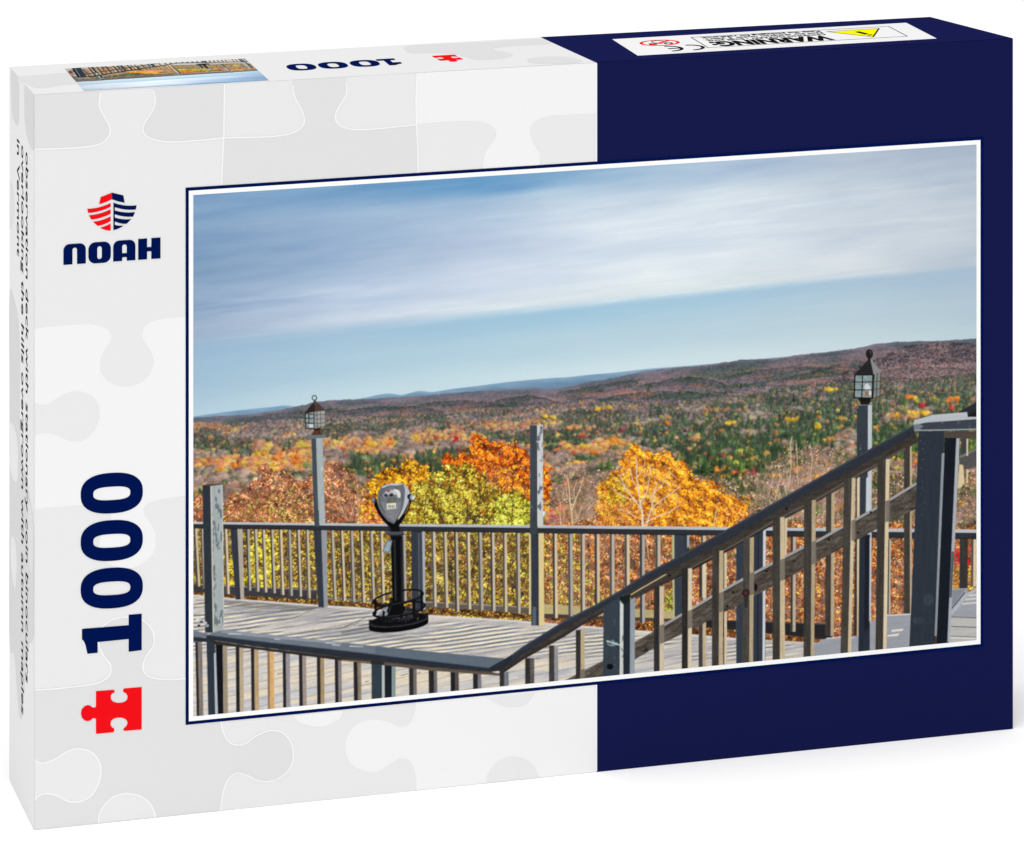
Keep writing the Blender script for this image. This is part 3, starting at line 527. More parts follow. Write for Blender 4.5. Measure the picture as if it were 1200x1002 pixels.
    def nb(x0, x1, x2, yt, X0=None, X1=None, X2=None, yb=860, d=DBR, s=SUN, shade=None):
        kk = .86+.22*((x0*7.31) % 1); s = tuple(np.array(s)*kk); d = tuple(np.array(d)*(.86+.2*((x0*3.77) % 1)))
        X0 = x0 if X0 is None else X0; X1 = x1 if X1 is None else X1; X2 = x2 if X2 is None else X2
        poly([(x0,yt),(x1,yt),(X1,yb),(X0,yb)], d, 17); poly([(x1,yt),(x2,yt),(X2,yb),(X1,yb)], s, 20)
        line((x1,yt),(X1,yb), .6, .6, C(60,56,54), .5)
        if shade: poly([(x1-.5,shade[0]),(x2+.2,shade[0]-2),(x2+.2,shade[1]-2),(x1-.5,shade[1])], (122,116,108), 8, alpha=.92)
    nb(819,822.6,827.5,655, yb=700, d=(80,78,78)); nb(818.5,823,827,728,yb=860, d=(80,78,78))
    nb(847.3,848.4,851.6,643, d=(60,58,60)); nb(968,974,978,573,966.5,973,977, yb=745); nb(919,919.5,922.5,603, 918,919,921,yb=675)
    nb(1003,1004,1007.4,557, 1000,1004,1005.6, yb=745); nb(1059,1066,1068.2,517, yb=719); nb(1038.5,1042,1043.6,632,1037,1041,1043,yb=719, s=(190,186,166), d=(84,84,84)); 
    post(862.5, 897, 862.5, 895, 632, 860, .9, (62,74,92), (206,206,206), eld=None); poly([(885.8,625),(888.3,625),(887,860),(884.5,860)], (44,52,66), 5)
    poly([(883,622),(897,616),(896.5,860),(883,860)], (60,70,88), 6); poly([(894.2,618),(897.2,616),(895.8,860),(893,860)], (196,200,204), 6); line((888.5,622),(887,860), 1, 1, C(36,42,54))
    poly([(1007.5,628),(1019.5,626),(1019,770),(1005.5,770)], (50,60,78), 6); poly([(1013.3,628),(1019.5,626),(1018.4,735),(1012.6,740)], (36,44,60), 5); pline([(1019.6,630),(1018.8,727)], 1.0, C(206,210,214), alpha=.8)
    poly([(1007.5,562),(1015,560),(1014.5,600),(1007,602)], (62,72,88), 6); poly([(1015,560),(1020,558),(1019,598),(1014.5,600)], (186,192,198), 8)
    # mid rail
    mt = [(655,803),(658,799),(705,774.5),(744,751.7),(766,739.5),(777.5,731.7),(811.7,711.5),(833,698.5),(870,678),(905,659),(941.7,640),(960,631.5),(1028,593.5),(1073,566)]
    mb = [(1073,596),(1028,619.5),(955,659),(941.7,667),(905,687),(870,706),(811.7,737),(777.5,753),(744,772.5),(705,795),(655,820)]
    poly(mt+mb, (92,86,80), 26, 'w'); 
    pline([(a_, b_+1.2) for a_, b_ in mt[5:]], 3.4, C(158,158,160), alpha=.9); pline([(a_, b_+3.2) for a_, b_ in mt[5:]], .9, C(52,48,46), alpha=.8)
    pline([(a_, b_+.8) for a_, b_ in mt[:6]], 1.2, C(120,116,112), alpha=.8)
    for x, y in ((858.5,693.5),(898,669),(852,710),(800,740),(971,632),(1005,624),(1020,600),(757,761),(990,600)): dab(x, y, 1.4, C(30,26,26))
    ellipse(884.5, 688, 3.0, 4.6, (34,30,30))
    # top rail
    ru = [(585,777),(600,766.5),(613,757),(663,726),(700,707),(725,692.5),(760,670),(800,649),(858,616.5),(905,590),(958,560),(1010,531),(1072,497)]
    rm = [(1072,508.5),(1010,544),(958,572.5),(905,602),(858,630),(800,660),(760,681),(725,700.5),(700,715),(663,735),(613,766.5),(590,784)]
    rb = [(1076,517.5),(1010,557),(958,588),(905,615.5),(858,643.5),(800,674),(785,680),(760,690.5),(745,697),(725,707),(700,721),(663,745),(613,773),(585,792)]
    poly(ru[:]+[(1072,508)]+rb, (76,70,65), 14, 'w')
    poly([(800,650)]+[p for p in ru[8:]]+[p for p in rm[:6]], (60,66,78), 7, 'n'); poly(ru+rm, (58,64,76), 6, 'n')
    pline([(a_, b_+1.2) for a_, b_ in ru], 1.6, C(84,92,106), alpha=.7)
    pline([(1060,526),(1010,553.5),(958,584),(905,611.5),(858,640),(800,670.5)], 2.4, C(106,100,94), alpha=.8)
    pline([(588,788),(613,771),(663,742),(706,717)], 3, C(66,60,58), alpha=.9)
    pline([(738,697.5),(752,689),(768,680),(780,673)], 1.3, C(196,176,140), alpha=.9); pline([(741,701),(756,693),(783,680)], 4.2, C(72,66,64), alpha=.9)
    pline([(786,680),(820,661.5),(858,641.5),(905,614.5)], 1.2, C(40,36,36), alpha=.8)
    for x, y in ((921,596),(784,674)): dab(x, y, 1.5, C(24,22,24))
    # near balusters of the stair rail
    nb(585.3,590.5,596,787,d=DGY,s=(116,122,132)); nb(615.2,621,626,771,d=DGY,s=(112,108,108)); nb(643.2,649.3,654,756,d=DGY,s=(142,140,142)); nb(674.6,680.2,685,738,d=DGY,s=(196,178,146), shade=(785,860))
    nb(766,772.6,778,687,766,772.6,777.5, d=(62,60,60), s=(204,186,162), shade=(733,755)); nb(799,806,810.8,666,798.6,805.6,810, d=(64,62,62), s=(206,190,166), shade=(716,737))
    nb(834.5,842.6,847.6,645,833.6,841.4,846.4, shade=(695,718)); nb(871,878.3,883.3,630,869,877,881.6, shade=(672,698)); ellipse(874, 694.5, 4.4, 4.4, (52,40,38)); ellipse(874, 694.5, 2.6, 2.8, (92,58,52)); poly([(872,698),(876.5,698),(876,712),(872.5,712)], (56,52,52), 4, alpha=.7)
    nb(905.4,914,919.3,606,905,913.3,919.8, d=(82,78,74), shade=(656,681)); nb(942,951,956,586,941,949,952.6, shade=(635,662))
    nb(989,998,1002.2,560,982.8,991,995, shade=(610,634)); nb(1028.3,1037.8,1042.4,538,1024.5,1033,1037, d=(76,72,68), shade=(587,612))
    # near mid post of the stair rail
    poly([(707,711),(726.6,699.5),(726,860),(705.8,860)], (64,76,92), 6, edge=((96,108,122), .5)); poly([(726.4,700),(730.6,697.5),(730,860),(725.8,860)], (196,200,194), 12, edge=((120,130,130), .1)); poly([(730.4,706),(738.6,702),(738,860),(729.8,860)], (46,56,72), 6)
    poly([(738.4,703),(744.2,699.5),(743,860),(737.6,860)], (142,150,160), 8); poly([(726,699),(739,696),(738,705),(731,709),(726,703)], (34,48,52), 6, 'n')
    ellipse(717.5, 753.5, 6.2, 3.8, (118,136,140)); ellipse(715, 752.5, 2.6, 2, (52,62,70)); ellipse(722.5, 750, 3.2, 2.6, (60,78,76)); line((711,751),(727,756), 1.4, 1.2, C(190,204,196)); dab(722, 757, 1.6, C(60,70,74)); ellipse(714.6, 781, 3.8, 3.4, (20,24,30))
    # big newel posts at the top
    poly([(1146,470),(1152,467),(1152,490),(1134,488),(1122,483)], (52,58,70), 6); poly([(1133,487),(1152,478),(1152,492),(1134,489)], (44,40,38), 5)
    poly([(1107,506),(1124,506),(1152,505.5),(1152,513.5),(1107,513.8)], (92,84,78), 8, 'h')
    poly([(1124,535),(1152,521.5),(1152,546),(1124,551)], (94,92,92), 10, 'n'); pline([(1124,536),(1152,522.5)], 2, C(128,128,130), alpha=.8)
    poly([(1124,544),(1128.5,545),(1130,566),(1125,572),(1122,571)], (206,186,150), 8); poly([(1132.2,514),(1134.4,514),(1134.2,534),(1132.2,534)], (206,186,150), 6); poly([(1132.2,550),(1134.4,550),(1134,566),(1132.2,566)], (206,186,150), 6); poly([(1126,514),(1132.4,514),(1132.2,531),(1126,533)], (76,80,90), 8)
    poly([(1107,513),(1121.5,513),(1110.5,775),(1096,775)], (32,40,56), 5); poly([(1120.5,513.5),(1124.4,513.5),(1113.2,752),(1110,752)], (160,166,174), 8); poly([(1115,646),(1118,646),(1115,700),(1112.5,700)], (70,70,72), 8, alpha=.7)
    poly([(1076.4,505),(1106.4,505),(1095.6,775),(1064.6,775)], (56,66,82), 6, edge=((84,94,108), .6)); poly([(1103.4,531),(1106.6,531),(1097.4,745),(1095,745)], (150,158,168), 6, alpha=.85)
    for _ in range(26): dab(rng.uniform(1077, 1084), rng.uniform(508, 600), rng.uniform(.35, .7), C(126,132,140), .5)
    ellipse(1088, 703, 6, 7, (96,102,108), alpha=.28); ellipse(1076, 727, 7, 4, (90,98,108), alpha=.22)
    poly([(1070,497.5),(1071,492.5),(1093,486),(1133,482.8),(1134,488.5),(1152,488.3),(1152,494),(1100,494)], (172,178,186), 9, 'h'); poly([(1070,498),(1085,495),(1152,490.4),(1152,503),(1072,504.8)], (72,80,94), 7, 'h', edge=((120,128,138), .4)); pline([(1072,504.2),(1100,503.8),(1152,502.6)], 1.3, C(170,174,180), alpha=.8)
    poly([(1070,497),(1076,496),(1082,499),(1076,504.5),(1071,504.5)], (150,156,164), 8, 'h', .6)

    # ---------------- near handrail, lower left
    poly([(222,738),(243,742),(243,746.5),(222,747)], (112,122,138), 7, 'h'); poly([(222,746),(243,747.5),(243,752.5),(222,751)], (54,62,76), 6, 'h')
    lowb = [(228.6,231.6,236.6,752),(276,280.2,284.8,757),(293.8,297.6,302.6,760),(313,315.2,320.8,763),(331,334.6,339.6,765),(350,354,358.6,767),(371,375,379.6,769),(392,396,400,771),(414,418.6,423,773),(479,484,488,779),(502,508,512,781),(527.6,533,537.4,783),(554,559.6,563.8,786)]
    LS = [(150,140,134),(176,162,140),(178,154,124),(232,188,138),(150,146,150),(160,148,142),(184,164,132),(140,132,130),(150,138,122),(122,114,112),(116,112,114),(90,82,78),(122,120,124)]
    for k, (a0, a1, a2, yt) in enumerate(lowb):
        sh_ = 1.0 if k else 2.2
        nb(a0, a1, a2, yt, a0+sh_, a1+sh_, a2+sh_, d=(52,52,56) if k != 3 else (170,140,112), s=LS[k])
    post(241.8, 252, 244.5, 252.6, 746, 860, 1.0, (58,68,84), (58,68,84)); poly([(250.6,766),(254.6,762),(256,860),(252.6,860)], (170,178,184), 8); poly([(252.5,752),(261,754),(262,860),(256,860)], (28,32,42), 5); poly([(261.2,756),(266,757),(267.6,860),(262.2,860)], (150,140,124), 9)
    poly([(435,772),(447.6,773),(447.6,860),(435.4,860)], (58,74,92), 6); poly([(447.6,774),(450.4,774),(450.4,860),(447.6,860)], (170,178,176), 8); poly([(450.4,776),(460,779),(459.4,860),(450.8,860)], (34,44,56), 5); poly([(459,779),(463.6,779.5),(463,860),(458.8,860)], (128,144,148), 8)
    topf = [(242,744),(262,737.5),(300,742),(350,747),(400,752.5),(440,757),(500,763),(540,767),(592,771.5),(573,782),(500,773.5),(400,761.5),(300,750.5)]
    poly(topf, (112,122,136), 8, 'h'); 
    poly([(440,757),(500,763),(592,771.5),(573,782),(500,773.5),(440,766)], (92,108,128), 6, 'h', .7)
    poly([(262,737.5),(300,742),(400,752.5),(400,755),(300,746),(258,741)], (150,156,166), 10, 'h', .7)
    for x0, x1, y0 in ((268,282,742.5),(322,328,748.5),(382,392,753),(390,398,755.5),(410,425,757)): line((x0,y0),(x1,y0+.6), 1.6, 1.2, C(196,200,206), .7)
    poly([(242,743.5),(300,750.5),(400,761.5),(500,773.5),(573,782),(574,787),(500,781),(400,770),(300,757.6),(242,749)], (52,60,74), 5, 'h')
    pline([(242,744),(300,751),(400,762),(500,774),(573,782.4)], .9, C(96,106,122), alpha=.8)
    poly([(244,749.5),(300,758),(400,770),(500,781),(574,787),(585,789),(585,791.5),(500,785),(400,774),(300,761),(252,755)], (64,58,54), 8, 'h')
    poly([(400,772.5),(434,775),(434,777),(400,774.5)], (150,134,112), 8, 'h', .7); poly([(450,776),(500,781.5),(585,788.8),(585,791.8),(500,785.5),(450,779)], (112,102,92), 8, 'h', .8)
    poly([(573,782),(592,771.5),(600,767),(600,775),(586,786),(574,787.4)], (52,58,70), 5, 'h')
    # near left post with flaking paint
    poly([(237,568.5),(246.6,568.8),(249.6,741),(241,741)], (60,68,80), 8, eldummy) if False else poly([(237,568.5),(246.8,569),(249.8,741),(240.2,741)], (58,66,78), 7, edge=((110,118,124), .5))
    poly([(246.6,569),(260.6,567),(262.6,737),(249.6,741)], (160,166,166), 10, edge=((112,120,128), .12)); line((247.2,570),(250,740), 1.6, 1.6, C(198,196,178), .8); line((260.2,568),(262.2,737), 1.2, 1.2, C(196,198,192), .7)
    poly([(237,568.5),(242,567.2),(260.6,566.4),(260.6,567.6),(247,569.4)], (84,84,84), 8)
    for p in ((233,725,2.4,(190,194,196)),(236,728.5,2.2,(96,102,110)),(240,730,2.4,(176,180,184)),(242.5,733,2.3,(140,146,152)),(233,733,1.8,(60,64,72)),(231,726,1.4,(220,222,222)),(237,723,1.6,(230,230,230)),(243,738,2.2,(60,70,76))): ellipse(p[0], p[1], p[2], p[2]*.8, p[3])
    ev = cv/255; low_ = np.clip((Y-r1)/4, 0, 1)[..., None]; cv[:] = 255*(ev*(1-.035*low_)+.05*low_*np.sin(6.283*(ev-.5)))
    # a little grain and a mild lift, as in the print
    cv += rng.normal(0, 1.6, (H, W, 1)).astype(np.float32)
    return np.clip(cv, 0, 255)
WORLD = 0.46
LAMPS = [('softbox above', (0.2, -0.1, 6.5), (.1, 2.1, .1), (5.5, 5.5), 372), ('softbox left', (-3.0, 1.0, 1.8), (-.1, 1.6, .13), (2.0, 2.0), 26), ('softbox front', (0.3, -1.4, 1.5), (.1, 1.6, .05), (1.6, 1.2), 3)]
import bpy, math
from mathutils import Vector, Matrix
from mathutils.geometry import tessellate_polygon

# ------------------------------------------------------------------ measures
F = 5128.0; CX = 600.0; YH = -962.0; D = 1.56            # focal length in photo pixels, lens axis, near corner distance (m)
ZC = (973-YH)/F*D
FL = Vector(((40-CX)/F*D, D, 0.0))                      # near lower corner of the box, on the ground
FR = Vector(((1187-CX)/F*D*1.0655, D*1.0655, 0.0))
BL = Vector(((11-CX)/F*D*1.0315, D*1.0315, 0.0))
BR = Vector(((1090-CX)/F*D*1.0927, D*1.0927, 0.0))
HT = 862/F*D
ex = (FR-FL).normalized(); ez = Vector((0, 0, 1)); RZ = math.atan2(ex.y, ex.x); WD = (FR-FL).length
ROT = Matrix.Rotation(RZ, 4, 'Z'); MW = Matrix.Translation(FL) @ ROT; MI = MW.inverted()
bl = MI @ BL; br = MI @ BR
SD = (bl).normalized()                                  # direction of the left side in box space
CAM = MI @ Vector((0, 0, ZC))
def ray(px, py): return ROT.inverted() @ Vector(((px-CX)/F, 1, (YH-py)/F))
def hit(px, py, o, n):
    d = ray(px, py); t = (o-CAM).dot(n)/d.dot(n); return CAM+d*t
class Face:
    def __init__(s, o, u, v, n): s.o, s.u, s.v, s.n = o, u, v, n
    def at(s, px, py):
        p = hit(px, py, s.o, s.n)-s.o; return (p.dot(s.u), p.dot(s.v))
    def pt(s, a, b, lift): return s.o+s.u*a+s.v*b+s.n*lift
front = Face(Vector((0, 0, 0)), Vector((1, 0, 0)), Vector((0, 0, 1)), Vector((0, -1, 0)))
topf = Face(Vector((0, 0, HT)), Vector((1, 0, 0)), Vector((0, 1, 0)), Vector((0, 0, 1)))
sn = Vector((0, 0, 1)).cross(SD).normalized()
if sn.x > 0: sn = -sn
side = Face(Vector((0, 0, 0)), -SD, Vector((0, 0, 1)), sn)      # u grows towards the near edge (0)
LAY = 0.000028

# ------------------------------------------------------------------ materials
def lin(c):
    return tuple((v/255/12.92 if v <= 10.3 else ((v/255+.055)/1.055)**2.4) for v in c)
def mat(name, col, rough=.55, spec=.0, mottling=.012, scale=900):
    m = bpy.data.materials.new(name); m.use_nodes = True; nt = m.node_tree; b = nt.nodes['Principled BSDF']
    b.inputs['Roughness'].default_value = rough; b.inputs['Specular IOR Level'].default_value = spec
    tc = nt.nodes.new('ShaderNodeTexCoord'); nz = nt.nodes.new('ShaderNodeTexNoise'); nz.inputs['Scale'].default_value = scale; nz.inputs['Detail'].default_value = 2
    mr = nt.nodes.new('ShaderNodeMapRange'); mr.inputs['To Min'].default_value = 1-mottling; mr.inputs['To Max'].default_value = 1+mottling
    mx = nt.nodes.new('ShaderNodeMix'); mx.data_type = 'RGBA'; mx.blend_type = 'MULTIPLY'; mx.inputs[0].default_value = 1
    mx.inputs[6].default_value = (*lin(col), 1)
    nt.links.new(tc.outputs['Object'], nz.inputs['Vector']); nt.links.new(nz.outputs['Fac'], mr.inputs['Value']); nt.links.new(mr.outputs['Result'], mx.inputs[7]); nt.links.new(mx.outputs[2], b.inputs['Base Color'])
    return m
M = dict(
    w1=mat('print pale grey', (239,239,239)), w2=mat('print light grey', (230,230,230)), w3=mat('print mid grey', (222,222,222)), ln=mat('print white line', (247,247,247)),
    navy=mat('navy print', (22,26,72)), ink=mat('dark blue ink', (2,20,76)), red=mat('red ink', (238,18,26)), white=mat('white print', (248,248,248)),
    black=mat('black ink', (22,20,22)), yellow=mat('yellow ink', (240,232,0)), t1=mat('top print light darkened', (214,214,214)), t2=mat('top print grey darkened', (204,204,204)), t3=mat('label white darkened', (222,222,222)),  # top print and label greys darkened to offset the strong light from above
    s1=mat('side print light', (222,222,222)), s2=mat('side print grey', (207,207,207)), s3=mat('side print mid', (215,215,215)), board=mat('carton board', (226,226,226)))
def pic_mat(name):
    m = bpy.data.materials.new(name); m.use_nodes = True; nt = m.node_tree; b = nt.nodes['Principled BSDF']
    b.inputs['Roughness'].default_value = .5; b.inputs['Specular IOR Level'].default_value = .0
    a = nt.nodes.new('ShaderNodeVertexColor'); a.layer_name = 'print'; nt.links.new(a.outputs['Color'], b.inputs['Base Color']); return m

# ------------------------------------------------------------------ objects
S = bpy.context.scene; COL = S.collection
def link(o, parent=None):
    COL.objects.link(o)
    if parent: o.parent = parent
    return o
def empty(name, parent=None, loc=(0, 0, 0)):
    o = bpy.data.objects.new(name, None); o.empty_display_size = .02; o.location = loc; return link(o, parent)
def shapes(name, face, items, parent, lift, label=None):
    """items: (material key, [outer, hole, ...]) outlines in face units; one flat printed mesh"""
    vs, fs, mi, keys = [], [], [], []
    for k, loops in items:
        loops = [[p for i, p in enumerate(lp) if math.hypot(p[0]-lp[i-1][0], p[1]-lp[i-1][1]) > 2e-6] for lp in loops]
        if k not in keys: keys.append(k)
        pts = [[Vector((a, b, 0)) for a, b in lp] for lp in loops]; flat = [p for lp in pts for p in lp]
        ar0 = abs(sum((lp[i-1][0]*lp[i][1]-lp[i][0]*lp[i-1][1]) for lp in loops[:1] for i in range(len(lp))))/2; ar1 = 0
        off = len(vs); vs += [face.pt(p.x, p.y, lift) for p in flat]
        for t in tessellate_polygon(pts):
            a, b, c = (flat[i] for i in t)
            cr = (b-a).cross(c-a).z
            ar1 += abs(cr)/2
            if abs(cr) < 1e-14: continue
            w = face.u.cross(face.v).dot(face.n) > 0
            t = tuple(t) if (cr > 0) == w else tuple(reversed(t))
            fs.append([off+i for i in t]); mi.append(keys.index(k))
        if len(loops) == 1 and abs(ar1-ar0) > .02*ar0: print('TESS', name, k, ar0, ar1, loops[0][:2])
    me = bpy.data.meshes.new(name); me.from_pydata(vs, [], fs); 
    for k in keys: me.materials.append(M[k])
    me.polygons.foreach_set('material_index', mi); me.update()
    o = bpy.data.objects.new(name, me)
    if label: o['label'] = label
    return link(o, parent)
def P(face, pts): return [face.at(*p) for p in pts]
def spline(pts, n=8, closed=False):
    out = []; N = len(pts); rng_ = range(N if closed else N-1)
    for i in rng_:
        p0 = pts[(i-1) % N] if closed or i > 0 else pts[i]; p1 = pts[i]; p2 = pts[(i+1) % N]; p3 = pts[(i+2) % N] if closed or i+2 < N else p2
        for k in range(n):
            t = k/n; out.append(tuple(.5*(2*p1[c]+(p2[c]-p0[c])*t+(2*p0[c]-5*p1[c]+4*p2[c]-p3[c])*t*t+(3*p1[c]-p0[c]-3*p2[c]+p3[c])*t**3) for c in (0, 1)))
    if not closed: out.append(tuple(pts[-1]))
    return out
def stroke(pts, w):
    L, R_ = [], []
    for i, p in enumerate(pts):
        a = pts[max(0, i-1)]; b = pts[min(len(pts)-1, i+1)]; dx, dy = b[0]-a[0], b[1]-a[1]; l = math.hypot(dx, dy) or 1
        L.append((p[0]-dy/l*w/2, p[1]+dx/l*w/2)); R_.append((p[0]+dy/l*w/2, p[1]-dx/l*w/2))
    return L+R_[::-1]
def rrect(x0, y0, x1, y1, r, n=8, sy=1):
    """rounded box in photo-like axes, r = (tl, tr, br, bl)"""
    out = []
    for (cx, cy, a0, q) in ((x0+r[0], y0+r[0], 180, r[0]), (x1-r[1], y0+r[1], 270, r[1]), (x1-r[2], y1-r[2], 0, r[2]), (x0+r[3], y1-r[3], 90, r[3])):
        if q == 0: out.append((cx, cy)); continue
        for k in range(n+1):
            a = math.radians(a0+90*k/n); out.append((cx+q*math.cos(a), cy+q*math.sin(a)))
    return out

root = empty('puzzle_box'); root.matrix_world = MW
root['label'] = 'grey and navy jigsaw puzzle carton with an autumn lookout picture on its front, standing upright'
root['category'] = 'puzzle box'

# carton body: front, left, top, right, back, bottom with slightly softened edges
o0, o1, o2, o3 = Vector((0, 0, 0)), Vector((WD, 0, 0)), Vector((br.x, br.y, 0)), Vector((bl.x, bl.y, 0))
up = Vector((0, 0, HT)); uf = front.at(699, 500)[0]; ub_ = topf.at(635, 45)[0]; m0 = Vector((uf, 0, 0)); m1 = Vector((ub_, br.y, 0))
vs = [o0, m0, o1, o2, m1, o3]; vs = vs+[v+up for v in vs]
fs = [(0, 1, 7, 6), (1, 2, 8, 7), (2, 3, 9, 8), (3, 4, 10, 9), (4, 5, 11, 10), (5, 0, 6, 11), (6, 7, 10, 11), (7, 8, 9, 10), (5, 4, 1, 0), (4, 3, 2, 1)]
me = bpy.data.meshes.new('carton'); me.from_pydata(vs, [], fs)
for k in ('board', 'navy'): me.materials.append(M[k])
for k in (1, 2, 3, 7, 9): me.polygons[k].material_index = 1
me.update()
link(bpy.data.objects.new('carton', me), root)

# ---- front print: jigsaw pattern
X0, X1 = 40, 1187
def fy_top(x): return 111-(x-40)*66/1147
def fy_bot(x): return 973-(x-40)*119/1147
u699 = front.at(699, 500)[0]
pic_o = [(217.4, 220.0), (1152.2, 160.0), (1152.2, 756.3), (217.4, 851.0)]
a, b = front.at(*pic_o[0]), front.at(*pic_o[2]); c_, d_ = front.at(*pic_o[1]), front.at(*pic_o[3])
OU0, OU1, OZ1, OZ0 = (a[0]+d_[0])/2, (b[0]+c_[0])/2, (a[1]+c_[1])/2, (b[1]+d_[1])/2
px_m = WD/1147.0
IN = .0003
full = [(IN/2, IN/2), (u699, IN/2), (u699, HT-IN/2), (IN/2, HT-IN/2)]
def inface(lp, u0=IN/2, u1=None, z0=IN/2, z1=None):
    u1 = u699 if u1 is None else u1; z1 = HT-IN/2 if z1 is None else z1
    return [(min(max(a, u0), u1), min(max(b, z0), z1)) for a, b in lp]
def reg(k, pts, smoothed=True):
    lp = P(front, spline(pts, 8, False) if smoothed else pts); return (k, [inface(lp)])
knob_a = [(118,100),(118,108),(116.5,124),(123,138),(129,150),(127,160),(115,169.5),(83,173.5),(36,175)]
c_b = [(180,98),(180,106),(181.7,120),(176.7,133),(168.5,146),(168.5,156),(178,163),(197,166.3),(227,165),(262,161.5)]
c_d = [(343,92),(343,100),(345.5,114),(354,130),(356,145),(344,155),(317,160),(262,161.5)]
c_e = [(405,90),(405.5,97),(406,110),(399,122),(393,135),(396,145),(406,150),(420,152),(450,150),(488,146)]
c_g = [(488,146),(510,143.5),(543,141.7),(567,143.5),(580,151),(581,161),(574,171),(568,182),(566,198)]
c_i = [(633,198),(632,180),(625,168),(621,156),(624,145),(636,138),(660,134.6),(699,133)]
c_m = [(36,386),(60,382.5),(83,380.7),(108,380),(126,386),(130,398),(122,411),(117.5,424),(119,438),(130,449),(147,453.3),(165,448),(177,436),(180,421),(174,407),(167.5,396),(169,383),(180,376),(196,373),(219,370.5)]
c_l = [(36,597.5),(60,594.5),(83,593),(108,592),(126,597),(130,608),(121,621),(116,640),(121,655),(133,663),(150,666),(166,661),(180,647),(182,628),(177,614),(169,603),(171,592),(186,586),(219,580.5)]
c_n = [(36,808.5),(60,807.5),(83,805),(110,801.5),(127,793),(129.5,780),(121,768),(115,752),(118,737),(132,726),(150,723),(168,727.5),(179,740),(180,756),(172,768),(167.5,780),(171,790),(182,795),(200,796),(219,795)]
knob_l1 = [(40.6,472),(46,474),(56,473.5),(67,467),(80,460),(93,458.8),(108,464),(116,477),(115.5,495),(107,509),(95,516),(80,516),(67,510),(55,507),(46,508.5),(40.6,511)]
knob_l2 = [(40.6,889),(42,892),(52,894),(67,888),(80,880),(93,877.3),(108,882),(117,895),(117,912),(108,931),(93,939.5),(80,939),(66,932),(54,930),(45,933),(40.6,938)]
half_b = [(115,970),(117,953),(127,938),(140,931),(152,930),(168,935),(179,947),(182,962)]
c_q = [(259,845),(261,856),(267,868),(277,873),(288,871),(301,862),(317,856),(332,859),(342,873),(343,892),(334,907),(318,915),(303,915),(290,909),(277,906),(267,914),(261,930),(258.5,952)]
c_s = [(487.5,822),(486,835),(480,848),(468,851.5),(453,845.5),(437,843),(420,848),(408.5,860),(405,877),(410,893),(423,902),(440,904.5),(455,897),(467,889.5),(478,890.5),(485,900),(488,918),(488,930)]
half_t = [(343,838),(352,847),(368,851.5),(384,850),(398,842),(402,832)]
half_e = [(571,818),(577,822),(588,827),(603,829),(617,825),(627,812)]
half_g = [(569.5,925),(571,908),(581,894),(594,887),(607,887),(621,893),(630,906),(631,918)]
s_ = spline
items = [('w2', [full])]
def R(k, *parts):
    pts = [p for q in parts for p in q]; items2.append((k, [inface(P(front, pts))]))
items2 = []
R('w3', [(36, 90)], s_(knob_a))
R('w3', s_(c_b), [(262.3, 85)])
R('w3', s_(c_d), [(260.5, 232), (490, 232), (490, 195), (488, 146)], s_(c_e)[::-1])
R('w1', s_(c_g)[:], [(566, 235), (634, 235)], s_(c_i), [(701, 133), (701, 60), (488.5, 60)])
R('w1', s_(c_m), [(219, 580.5)], s_(c_l)[::-1])
R('w3', s_(c_n), [(219, 845), (259, 845)], s_(c_q), [(258.5, 975), (36, 985)])
R('w1', s_(c_s), [(488, 960), (701, 930), (701, 780), (487.5, 800)])
items3 = []
def R3(k, pts, closed=False): items3.append((k, [inface(P(front, spline(pts, 8, closed)))]))
R3('w2', knob_l1); R3('w2', knob_l2); R3('w2', half_b+[(150, 972)]); R3('w1', half_t); R3('w2', half_e); R3('w2', half_g+[(600, 930)])
LW = 1.5*px_m
lines = []
def ln(pts): lines.append(('ln', [inface(stroke(P(front, spline(pts, 8)), LW))]))
for q in (knob_a[1:], c_b[1:], c_d[1:], c_e[1:], c_n, knob_l2, half_b, c_q, [(263,98),(262.6,130),(262,161),(260.6,190),(259.5,215)], [(488.5,88),(487.5,120),(488,146),(489.5,175),(490,205)]): ln(q)
shapes('jigsaw_print', front, items, root, LAY)
jp = [o for o in root.children if o.name.startswith('jigsaw_print')][0]
# merge the stacked tints of the pattern into one printed part
def merge(target, face, groups):
    import bmesh
    bm = bmesh.new(); bm.from_mesh(target.data)
    for its, lift in groups:
        o = shapes('tmp', face, its, None, lift); tm = o.data; off = []
        for m_ in tm.materials:
            if m_.name not in [x.name for x in target.data.materials]: target.data.materials.append(m_)
            off.append([x.name for x in target.data.materials].index(m_.name))
        for p in tm.polygons: p.material_index = off[p.material_index]
        bm.from_mesh(tm); bpy.data.objects.remove(o)
    bm.to_mesh(target.data); bm.free()
merge(jp, front, [(items2, LAY*2), (items3, LAY*3), *[([l_], LAY*4+i_*3e-6) for i_, l_ in enumerate(lines)]])
shapes('navy_panel', front, [('navy', [[(u699, IN/15), (WD-IN/15, IN/15), (WD-IN/15, HT-IN/15), (u699, HT-IN/15)]])], root, LAY*3)
shapes('panel_edge', front, [('ln', [[(u699-.00025, IN), (u699+.0002, IN), (u699+.0002, HT-IN), (u699-.00025, HT-IN)]])], root, LAY*5)

